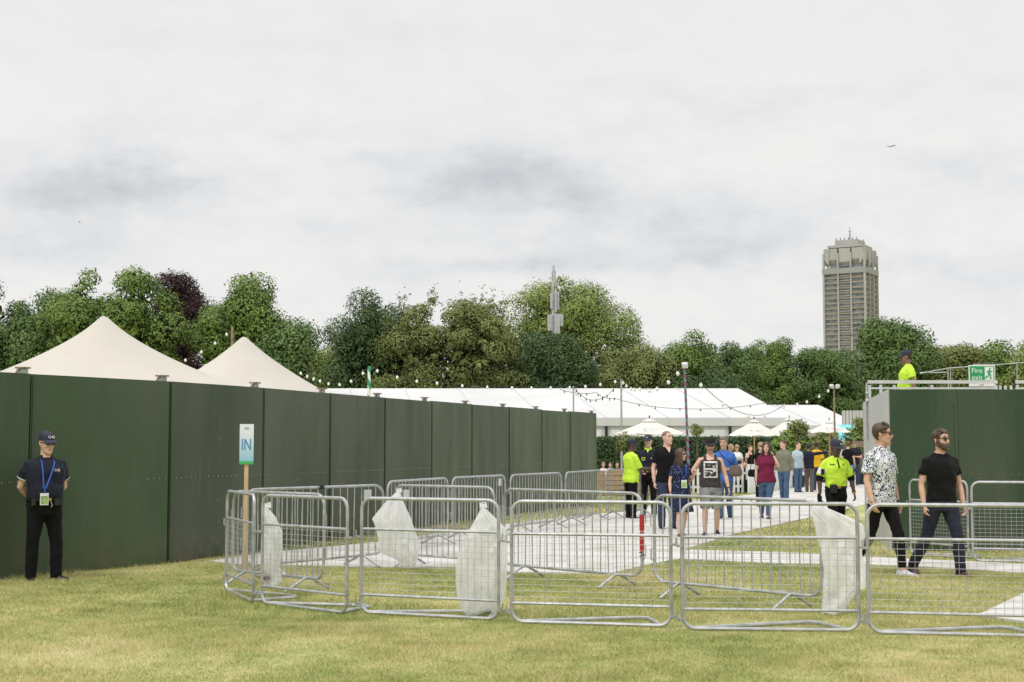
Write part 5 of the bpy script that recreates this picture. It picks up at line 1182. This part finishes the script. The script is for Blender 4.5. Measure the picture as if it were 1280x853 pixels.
    if bottom:
        kind, cm = bottom; cm = CL[cm]; b = MB(); b.loft(torso_rings(.80, 1.0 if hem < .95 else 1.03, .011))
        for sd in (-1, 1):
            h_, K, A_ = legs[sd]; lw = (1.04 if fem else 1.) * (1 + (fat - 1) * .5); e = {'trousers': .014, 'slim': .006, 'wide': .02, 'shorts': .022}[kind]
            if kind == 'shorts':
                kk = h_ + (K - h_) * 1.0; pts = [h_ + np.array((0, .005, .02)), h_ + (K - h_) * .25, h_ + (K - h_) * .65, h_ + (K - h_) * .93]; rs = [.09 * lw + .01, .088 * lw + e, .075 * lw + e, .07 * lw + e * 1.2]
            else:
                en = A_ + (A_ - K) * (.06 if kind != 'slim' else -.06); pts = [h_ + np.array((0, .005, .03)), h_ + (K - h_) * .2, h_ + (K - h_) * .6, K, K + (en - K) * .35, K + (en - K) * .8, en]
                rs = [.09 * lw + e * .5, .089 * lw + e, .071 * lw + e, .055 * lw + e * 1.1, .056 * lw + e, .046 * lw + e * (1.2 if kind != 'slim' else .6), .044 * lw + e * (1.3 if kind != 'slim' else .3)]
            b.tube([p * s for p in pts], [q * s for q in rs], 14)
        o = b.build('shorts' if kind == 'shorts' else 'trousers', cm, root); pend(o, vox * 1.15, 2, .02 * s, .09)
    if shoes:
        for sd in (-1, 1):
            A_, fd, up = feet[sd]; sdv = np.cross(up, fd); b = MB(); rg = []
            for t_, w_, h0 in ((-.078, .026, .055), (-.06, .040, .09), (.0, .045, .098), (.05, .046, .085), (.10, .050, .064), (.15, .047, .052), (.19, .034, .040), (.21, .014, .022)):
                c = A_ + fd * t_ - up * .083; rg.append([(c + sdv * w_ * math.cos(a) + up * (h0 * max(math.sin(a), 0) ** .7 if math.sin(a) > 0 else 0)) * s for a in np.linspace(0, 2 * math.pi, 14, endpoint=False)])
            b.loft(rg); so_ = b.build('shoe', M[shoes], root, ang=60)
            b = MB(); b.loft([[(A_ + fd * t_ - up * q + sdv * w_ * sg2) * s for sg2, q in ((-1, .0835), (1, .0835), (1, .07), (-1, .07))] for t_, w_ in ((-.07, .02), (-.05, .038), (.05, .046), (.1, .049), (.15, .046), (.19, .03), (.202, .012))]); b.build('sole', M['sole'] if shoes in ('shoegrey', 'shoenavy') else M['black'], so_, smooth=False)
    I = dict(root=root, s=s, T=T, hx=hx, Mh=Mh, arms=arms, legs=legs, rings=torso_rings, off=off, belly=belly, W=W_, TR=TR_, TRIM=ez if top else .01)
    return I
def front(I, x, z, out=.03):                                     # a point just in front of the chest or belly
    zs_ = [q[0] for q in I['TR']]; hw = (np.interp(z, zs_, [q[1] for q in I['TR']]) * I['W'] + .02); hd = np.interp(z, zs_, [q[2] for q in I['TR']]) * I['W']; cy = np.interp(z, zs_, [q[3] for q in I['TR']])
    c = max(0., 1 - min(1, abs(x) / hw) ** 2.4) ** .42; y = cy - (hd + out) * c - I['belly'] * .28 * math.exp(-((z - 1.06) / .11) ** 2) * c
    return I['T']((x, y, z)) * I['s']
def lanyard(I, m=None, low=1.12, x=.0, card=(.35, .55, .2)):
    b = MB(); m = m or M['lanyard']; root = I['root']
    for sd in (-1, 1): b.tube([I['T']((sd * .075, .0, 1.50)) * I['s'], front(I, sd * .075, 1.42, .042), front(I, sd * .05 + x * .4, 1.30, .048), front(I, x + sd * .012, low + .06, .052)], .008, 5, flat=.4)
    b.tube([front(I, x, low + .07, .052), front(I, x, low, .055)], .007, 5); lo = b.build('lanyard', m, root)
    p = front(I, x, low - .07, .055); b = MB(); b.box(p, (.10, .008, .145)); c = b.build('pass_card', M['swhite'], lo, smooth=False)
    b = MB(); b.box(p + np.array((0, -.006, -.01)), (.085, .004, .10)); b.build('card_print', mat('card_print', card, .4, 0, tuple(k * .5 for k in card), 30), c, smooth=False)
def belt(I, buckle=True, z=.985):
    I_ = I['rings'](z - .02, z + .02, .022 + .02 * I['belly']); b = MB(); b.loft([I_[0], I_[10], I_[19]]); bo = b.build('belt', M['shoe'], I['root'])
    if buckle: b = MB(); b.box(front(I, 0, z, .045), (.05, .012, .035)); b.build('buckle', M['gold'], bo, smooth=False)
    return bo
def at_wrist(I, sd, m, name, f=.95, r=.031):
    S, E_, Wp, U, Fo = I['arms'][sd]; c = (E_ + (Wp - E_) * f) * I['s']; b = MB(); b.tube([c - Fo * .010, c + Fo * .010], r * I['s'], 12); return b.build(name, m, I['root'])
def world(I, p): 
    mw = Matrix.LocRotScale(I['root'].location, I['root'].rotation_euler, None); return mw @ Vector(p)
def carried(name, label, cat, I, sd, mb_fn, m, group=None, along=.05):
    S, E_, Wp, U, Fo = I['arms'][sd]; p = world(I, (Wp + Fo * along) * I['s']); t = thing(name, label, cat, p, I['root'].rotation_euler[2]); mb_fn(t); return t
# ------------------------------------------------------------------ the people in the picture
STEP_F = ((0, -.42, -1), (0, -.12, -1)); STEP_B = ((0, .22, -1), (0, .62, -1)); STAND = ((.04, 0, -1), (.0, .03, -1))
# security guard at the left fence
I = person('stout security guard in navy polo and cap, hands behind his back by the left fence', 59, 17.6, 1.80, yaw=32, skin='pale', fat=1.22, top=('navy', .62), bottom=('trousers', 'black'), head=(16, 4), cap='logo', glasses=True, hair=('grey', 'cropped'),
     armR=((.30, .34, -1), (-.66, .55, -.62)), armL=((.24, .36, -1), (-.66, .55, -.62)), legR=((.10, 0, -1), (.03, .04, -1)), legL=((.14, -.03, -1), (.03, .03, -1)), collar='navy', vox=.0085, hem=.97, toe=(5, 38), sleeve_r=1.05)
lanyard(I, low=1.06, x=-.06, card=(.40, .55, .20)); bo = belt(I)
for x in (-.17, .09, .15): b = MB(); p = front(I, x, .955, .05); b.box(p, (.05, .04, .085)); b.build('belt_pouch', M['black'], bo, smooth=False)
b = MB(); b.tube([front(I, .02, .96, .06), front(I, .04, .92, .06), front(I, .03, .89, .06)], .008, 5); b.build('keys', M['galv'], bo)
text_mesh('G4S', .045, M['white'], 'chest_emblem', I['root'], front(I, .095, 1.335, .052), (math.pi / 2, 0, R(14)), .0015); b = MB(); b.box(front(I, .115, 1.315, .052), (.02, .004, .012)); b.build('emblem_mark', M['redmark'], I['root'], smooth=False)
b = MB()
for sd in (-1, 1):
    S, E_, Wp, U, Fo = I['arms'][sd]; c = (S + (E_ - S) * .60) * I['s']; b.tube([c - U * .005, c + U * .005], .0815 * I['s'], 16)
b.build('sleeve_trim', CL['white'], I['root'])
# two men walking at the right
I = person('tall man in a floral short sleeved shirt and sunglasses, walking and looking right', 1100, 18.35, 1.97, yaw=36, skin='tan', fat=.97, top=('floral', .72), bottom=('slim', 'black'), shoes='shoegrey', hair=('brown', 'quiff'), head=(38, 2), glasses=True,
     armR=((.30, -.02, -1), (.10, -.42, -1)), armL=((.22, .06, -1), (.06, -.22, -1)), legR=((0, .26, -1), (0, .70, -1)), legL=((0, -.40, -1), (0, -.12, -1)), vox=.0085, hem=.83, collar='floral', sleeve_r=1.08, toe=(6, 6))
at_wrist(I, 1, M['black'], 'watch', .93, .034)
I = person('bearded man in a black T-shirt and sunglasses walking before the right hoarding', 1174, 18.25, 1.87, yaw=10, skin='tan', fat=.98, top=('black', .58), bottom=('trousers', 'navyj'), shoes='shoebrown', hair=('brown', 'quiff'), head=(22, -3), glasses=True, beard=True,
     armR=((.28, .02, -1), (.02, -.30, -1)), armL=((.28, .06, -1), (.06, -.30, -1)), legR=((.20, .16, -1), (.26, .55, -1)), legL=((.13, -.30, -1), (.04, -.06, -1)), vox=.0085, hem=.93, toe=(4, 10))
at_wrist(I, -1, M['lanyard'], 'wristband', .92, .030)
# walking steward
I = person('walking steward in a fluorescent yellow polo with black cuffs and navy cap', 1043, 24.0, 1.75, yaw=8, skin='dark', fat=1.02, top=('hivis_t', .82), bottom=('trousers', 'black'), head=(22, 12), cap='badge', hair=('dark', 'cropped'),
     armR=((.38, .08, -1), (.04, -.18, -1)), armL=((.42, .08, -1), (.12, -.20, -1)), legR=((0, -.30, -1), (0, -.02, -1)), legL=((.03, .16, -1), (0, .46, -1)), collar='hivis', hem=.97, vox=.0095, sleeve_r=1.1)
belt(I)
for sd in (-1, 1):
    S, E_, Wp, U, Fo = I['arms'][sd]; b = MB(); b.tube([(S + (E_ - S) * .80) * I['s'], E_ * I['s'], (E_ + (Wp - E_) * .12) * I['s']], [.066, .064, .058], 12); b.build('undersleeve_cuff', CL['black'], I['root'])
S, E_, Wp, U, Fo = I['arms'][-1]; c = (S + (E_ - S) * .55) * I['s']; b = MB(); b.tube([c - U * .05, c + U * .05], .080, 14); ab = b.build('armband', CL['white'], I['root']); b = MB(); b.box(c + np.array((-.02, -.082, 0)), (.06, .012, .10)); b.build('armband_card', M['lens'], ab, smooth=False)
at_wrist(I, 1, CL['yellow'], 'wristband', .95, .034); at_wrist(I, 1, M['black'], 'watch', .86, .034)
b = MB(); b.box(front(I, -.10, .965, .06), (.10, .06, .14)); b.build('belt_pouch', M['black'], I['root'], smooth=False)
b = MB(); b.tube([front(I, 0, 1.46, .03), front(I, .005, 1.32, .04)], .012, 6); b.build('placket', CL['black'], I['root'])
def jacket(t):
    b = MB(); b.tube([(-.03, 0, .06), (-.01, .0, -.05), (.03, -.02, -.2), (.10, -.03, -.33)], [.03, .055, .07, .03], 10, flat=.6); o = b.build('cloth', CL['black'], t); pend(o, .012, 1, .02, .06)
carried('jacket', 'folded black jacket carried in the walking steward\'s right hand', 'jacket', I, -1, jacket, None)
# couple
I = person('smiling man in a black trilby and printed dark vest with grey shorts', 887, 26.3, 1.78, yaw=-6, skin='pale', fat=1.02, top=('tankprint', 0), bottom=('shorts', 'greyshort'), shoes='shoenavy', head=(4, 0), cap='fedora', hair=('brown', 'cropped'), glasses=True, beard='light',
     armR=((.62, .02, -.85), (.30, -.75, -.55)), armL=((.36, .05, -1), (.22, -.25, -1)), legR=((.04, -.30, -1), (.02, -.02, -1)), legL=((.06, .10, -1), (.02, .48, -1)), hem=.90, vox=.0095)
at_wrist(I, 1, M['black'], 'watch', .93, .031)
hat = carried
I = person('woman in a dark navy dress with long brown hair, looking towards the trilby man', 850, 25.9, 1.61, yaw=12, skin='pale', fem=True, fat=1.0, top=('dots', .62, .52), bottom=None, shoes='shoebrown', head=(42, 0), hair=('brown', 'long'), glasses=True,
     armR=((.26, .06, -1), (.06, -.30, -1)), armL=((.30, .08, -1), (.05, -.75, .55)), legR=((-.03, -.26, -1), (0, .02, -1)), legL=((.02, .10, -1), (0, .42, -1)), hem=.95, vox=.0095)
lanyard(I, low=1.14, x=.02, card=(.50, .66, .22)); at_wrist(I, -1, M['redmark'], 'bracelet', .95, .026)
# men behind the couple
I = person('tall balding man in a black V-neck T-shirt behind the woman in navy', 833, 28.2, 1.93, yaw=14, skin='pale', fat=1.06, top=('black', .66), bottom=('trousers', 'ddenim'), head=(26, -4), hair=('stubble', 'cropped'),
     armR=((.26, .06, -1), (.02, -.22, -1)), armL=((.26, .06, -1), (.05, -.2, -1)), legR=STAND, legL=STAND, hem=.86, vox=.011)
b = MB(); b.add([front(I, -.055, 1.50, .028), front(I, .055, 1.50, .028), front(I, 0, 1.39, .034)], [(0, 2, 1)]); b.build('neckline_skin', SK['pale'], I['root'])
at_wrist(I, -1, M['galv'], 'watch', .93, .034)
I = person('guard in navy polo and cap with a yellow chest patch facing the steward', 810, 33.6, 1.88, yaw=-14, skin='pale', fat=1.08, top=('navy_patch', .70), bottom=('trousers', 'black'), head=(-6, 2), cap='badge', hair=('dark', 'cropped'),
     armR=((.34, .10, -1), (-.5, -.62, -.50)), armL=((.34, .10, -1), (-.3, -.5, -.6)), legR=((.06, 0, -1), (.02, .03, -1)), legL=((.06, 0, -1), (.02, .03, -1)), hem=.96, vox=.011, collar='hivis')
b = MB(); b.add([front(I, -.04, 1.50, .03), front(I, .045, 1.50, .03), front(I, .005, 1.40, .036)], [(0, 2, 1)]); b.build('undershirt', CL['hivis'], I['root'])
belt(I)
I = person('steward in a loose yellow T-shirt and navy cap reaching out to the guard', 788, 32.2, 1.78, yaw=118, skin='dark', fat=1.10, top=('hivis', .95), bottom=('trousers', 'black'), head=(-12, 4), cap='plain', hair=('dark', 'cropped'),
     armR=((.10, -.40, -1), (-.05, -1, .02)), armL=((.10, -.35, -1), (.05, -1, -.25)), legR=((.05, 0, -1), (0, .03, -1)), legL=((.05, -.04, -1), (0, .05, -1)), hem=.82, vox=.011, sleeve_r=1.12, toe=(4, 4))
I = person('grey haired man in a blue shirt and jeans holding a shoulder bag', 904, 32.2, 1.85, yaw=-10, skin='tan', fat=1.05, top=('royal', 1.35), bottom=('trousers', 'denim'), shoes='shoenavy', head=(-14, 4), hair=('grey', 'quiff'),
     armR=((.22, .05, -1), (.04, -.2, -1)), armL=((.30, .12, -1), (-.55, -.60, -.10)), legR=((0, -.3, -1), (0, -.02, -1)), legL=((.04, .14, -1), (.04, .48, -1)), hem=.84, collar='royal', vox=.011)
def sbag(t):
    b = MB(); rg = []
    for z_, w_, h_ in ((.0, .08, .04), (-.03, .115, .055), (-.10, .15, .07), (-.20, .155, .075), (-.25, .12, .05)): rg.append([(w_ * np.sign(math.cos(a)) * abs(math.cos(a)) ** .6, h_ * np.sign(math.sin(a)) * abs(math.sin(a)) ** .6, z_) for a in np.linspace(0, 6.283, 20, endpoint=False)])
    b.loft(rg); o = b.build('pouch', CL['beigebag'], t); pend(o, .014, 1, .02, .09)
p = world(I, np.array((.24, -.10, 1.16)) * I['s']); t = thing('shoulder_bag', 'soft taupe shoulder bag hanging at the hip of the man in blue', 'bag', p, R(-10)); sbag(t)
iv = Matrix.LocRotScale(t.location, t.rotation_euler, None).inverted(); b = MB()
b.tube([iv @ world(I, q) for q in (np.array((.26, -.08, 1.15)) * I['s'], front(I, .12, 1.25, .04), front(I, -.05, 1.40, .04), I['T']((-.11, .0, 1.50)) * I['s'], I['T']((-.10, .10, 1.42)) * I['s'], I['T']((.18, .16, 1.20)) * I['s'], np.array((.28, .0, 1.14)) * I['s'])], .018, 6, flat=.35); b.build('strap', M['strap'], t)
I = person('woman in a burgundy top and jeans with her hand raised to her cheek', 957, 32.0, 1.75, yaw=-4, skin='pale', fem=True, fat=1.08, top=('wine', .55), bottom=('slim', 'denim'), shoes='shoenavy', head=(-10, 4), hair=('brown', 'long'),
     armR=((.28, .06, -1), (.04, -.12, -1)), armL=((.35, -.70, -.60), (-.45, .05, 1)), legR=((.04, .16, -1), (-.02, .55, -1)), legL=((-.14, -.28, -1), (-.04, -.06, -1)), hem=.86, vox=.011)
at_wrist(I, 1, CL['white'], 'watch', .9, .028)
I = person('slim person in an olive grey shirt and blue jeans looking to the left', 978.5, 43.0, 1.82, yaw=-24, skin='pale', fat=.98, top=('olive', 1.9), bottom=('trousers', 'denim'), shoes='shoenavy', head=(-40, 2), hair=('auburn', 'short'),
     armR=((.2, .05, -1), (.06, -.4, -1)), armL=((.22, .06, -1), (.08, -.15, -1)), legR=((0, .1, -1), (0, .3, -1)), legL=((0, -.15, -1), (0, .0, -1)), hem=.84, collar='olive', vox=.013)
I = person('fair haired woman in black and sunglasses with a hand lifted to her hair', 950, 38.5, 1.74, yaw=4, skin='pale', fem=True, top=('black', 1.0), bottom=('slim', 'black'), head=(4, 0), hair=('blond', 'short'), glasses=True,
     armR=((.85, -.1, -.35), (-.35, -.15, .95)), armL=((.22, .05, -1), (.06, -.2, -1)), hem=.84, vox=.013)
def hbag(t):
    b = MB(); rg = []
    for z_, w_, h_ in ((.0, .09, .04), (-.03, .13, .06), (-.15, .15, .07), (-.2, .11, .05)): rg.append([(w_ * math.cos(a), h_ * math.sin(a), z_) for a in np.linspace(0, 6.283, 16, endpoint=False)])
    b.loft(rg); b.build('pouch', CL['black'], t); b = MB(); b.tube([(-.07, 0, -.02), (-.03, .02, .3), (.10, .06, .55), (.08, .02, .3), (.07, 0, -.02)], .009, 5); b.build('strap', M['strap'], t)
t = thing('handbag', 'small round black handbag at the side of the woman in black', 'bag', world(I, np.array((-.24, -.08, 1.03)) * I['s']), 0); hbag(t)
# steward on the deck
I = person('steward in yellow T-shirt and navy cap standing on the deck above the hoarding', 1135, 28.4, 1.79, yaw=-102, z=DZ, skin='brown', fat=1.2, top=('hivis', .6), bottom=('trousers', 'black'), head=(-10, 4), cap='plain', hair=('dark', 'cropped'),
     armR=((.10, .05, -1), (.02, -.30, -1)), armL=((.26, .34, -1), (.05, -.1, -1)), hem=.93, vox=.0095, sleeve_r=1.05, collar='hivis')
def papers(t):
    b = MB(); b.box((0, 0, 0), (.14, .012, .2), rotm('Y', .5)); b.build('sheets', M['white'], t, smooth=False)
carried('paper', 'white folded papers in the hand of the deck steward', 'papers', I, 1, papers, None, along=.1)
# ---- far visitors
far = dict(vox=.015, group='visitors in the garden beyond the path')
person('man in a pale blue T-shirt standing before the tall shrub', 996, 50, 1.76, yaw=30, top=('lightblue', .6), bottom=('trousers', 'denim'), head=(20, 0), hair=('auburn', 'cropped'), **far)
person('person in a mustard yellow T-shirt seen from behind beside one in navy', 1019.5, 52, 1.78, yaw=170, skin='brown', top=('yellow', .8), bottom=('trousers', 'ddenim'), hair=('dark', 'short'), **far)
person('person in a navy jumper and pale cap pointing towards the right', 1010, 50.5, 1.72, yaw=150, skin='brown', top=('navy', 1.85), bottom=('trousers', 'beigebag'), hair=('dark', 'short'), armL=((.2, -.1, -1), (.1, -.3, -1)), armR=((.8, -.3, .1), (.9, -.2, .15)), **far)
person('man in black T-shirt and turquoise shorts beside the grey end wall', 1059, 57, 1.80, yaw=150, skin='tan', top=('black', .6), bottom=('shorts', 'aqua'), head=(30, 0), hair=('auburn', 'short'), **far)
person('man in navy T-shirt and dark jeans with folded arms and sunglasses', 1067, 58, 1.86, yaw=-20, skin='tan', top=('navy', .65), bottom=('trousers', 'ddenim'), head=(-6, 0), hair=('brown', 'short'), glasses=True, armL=((.3, -.1, -1), (-.7, -.6, .1)), armR=((.3, -.1, -1), (-.6, -.6, .25)), shoes='shoegrey', **far)
person('woman with blond hair in black nearest the marquee post', 913, 53, 1.70, yaw=20, fem=True, top=('black', .6), bottom=('trousers', 'black'), head=(30, 0), hair=('blond', 'long'), **far)
person('fair haired woman in a white top raising a phone', 920.5, 50.5, 1.68, yaw=-10, fem=True, top=('white', .6), bottom=('trousers', 'denim'), head=(8, 4), hair=('blond', 'short'), glasses=True, armR=((.2, -.2, -1), (-.3, -.7, .7)), **far)
person('woman in a black vest with brown hair tied up by the picket fence', 936.5, 52, 1.68, yaw=25, fem=True, top=('black', 0), bottom=('trousers', 'black'), head=(20, 0), hair=('brown', 'bun'), armR=((.2, -.2, -1), (-.3, -.8, .5)), **far)
SITL = ((.15, -1, -.12), (.0, .05, -1))
def sitter(label, px, d, **kw): return person(label, px, d, sit=.45, legR=SITL, legL=SITL, **far, **kw)
bx = dict(sit_z=.8)
sitter('seated blond child in a white top at the end of the green fence', 754, 49.0, H=1.30, fem=True, top=('white', .6), bottom=('trousers', 'denim'), hair=('blond', 'short'))
sitter('seated fair haired child beside the blond child', 762.5, 49.2, H=1.28, top=('lightblue', .6), bottom=('trousers', 'denim'), hair=('auburn', 'short'))
sitter('seated child in a white sun hat near the yellow steward', 771, 49.0, H=1.32, top=('navy', .6), bottom=('trousers', 'denim'), hair=('dark', 'short'))
sitter('seated dark haired person in grey behind the picket fence', 923, 49.6, H=1.45, yaw=170, top=('greyshort', .6), bottom=('trousers', 'denim'), hair=('dark', 'short'))
sitter('seated person in dark clothes at the picket corner', 931, 49.4, H=1.38, yaw=-30, top=('charcoal', .6), bottom=('trousers', 'black'), hair=('brown', 'short'))
# ---- settle body and cloth surfaces
dg = bpy.context.evaluated_depsgraph_get(); dg.update(); new = []
for o in PENDING: new.append((o, bpy.data.meshes.new_from_object(o.evaluated_get(dg))))
for o, me in new:
    o.modifiers.clear(); me.name = o.name; o.data = me
    me.polygons.foreach_set('use_smooth', [True] * len(me.polygons))
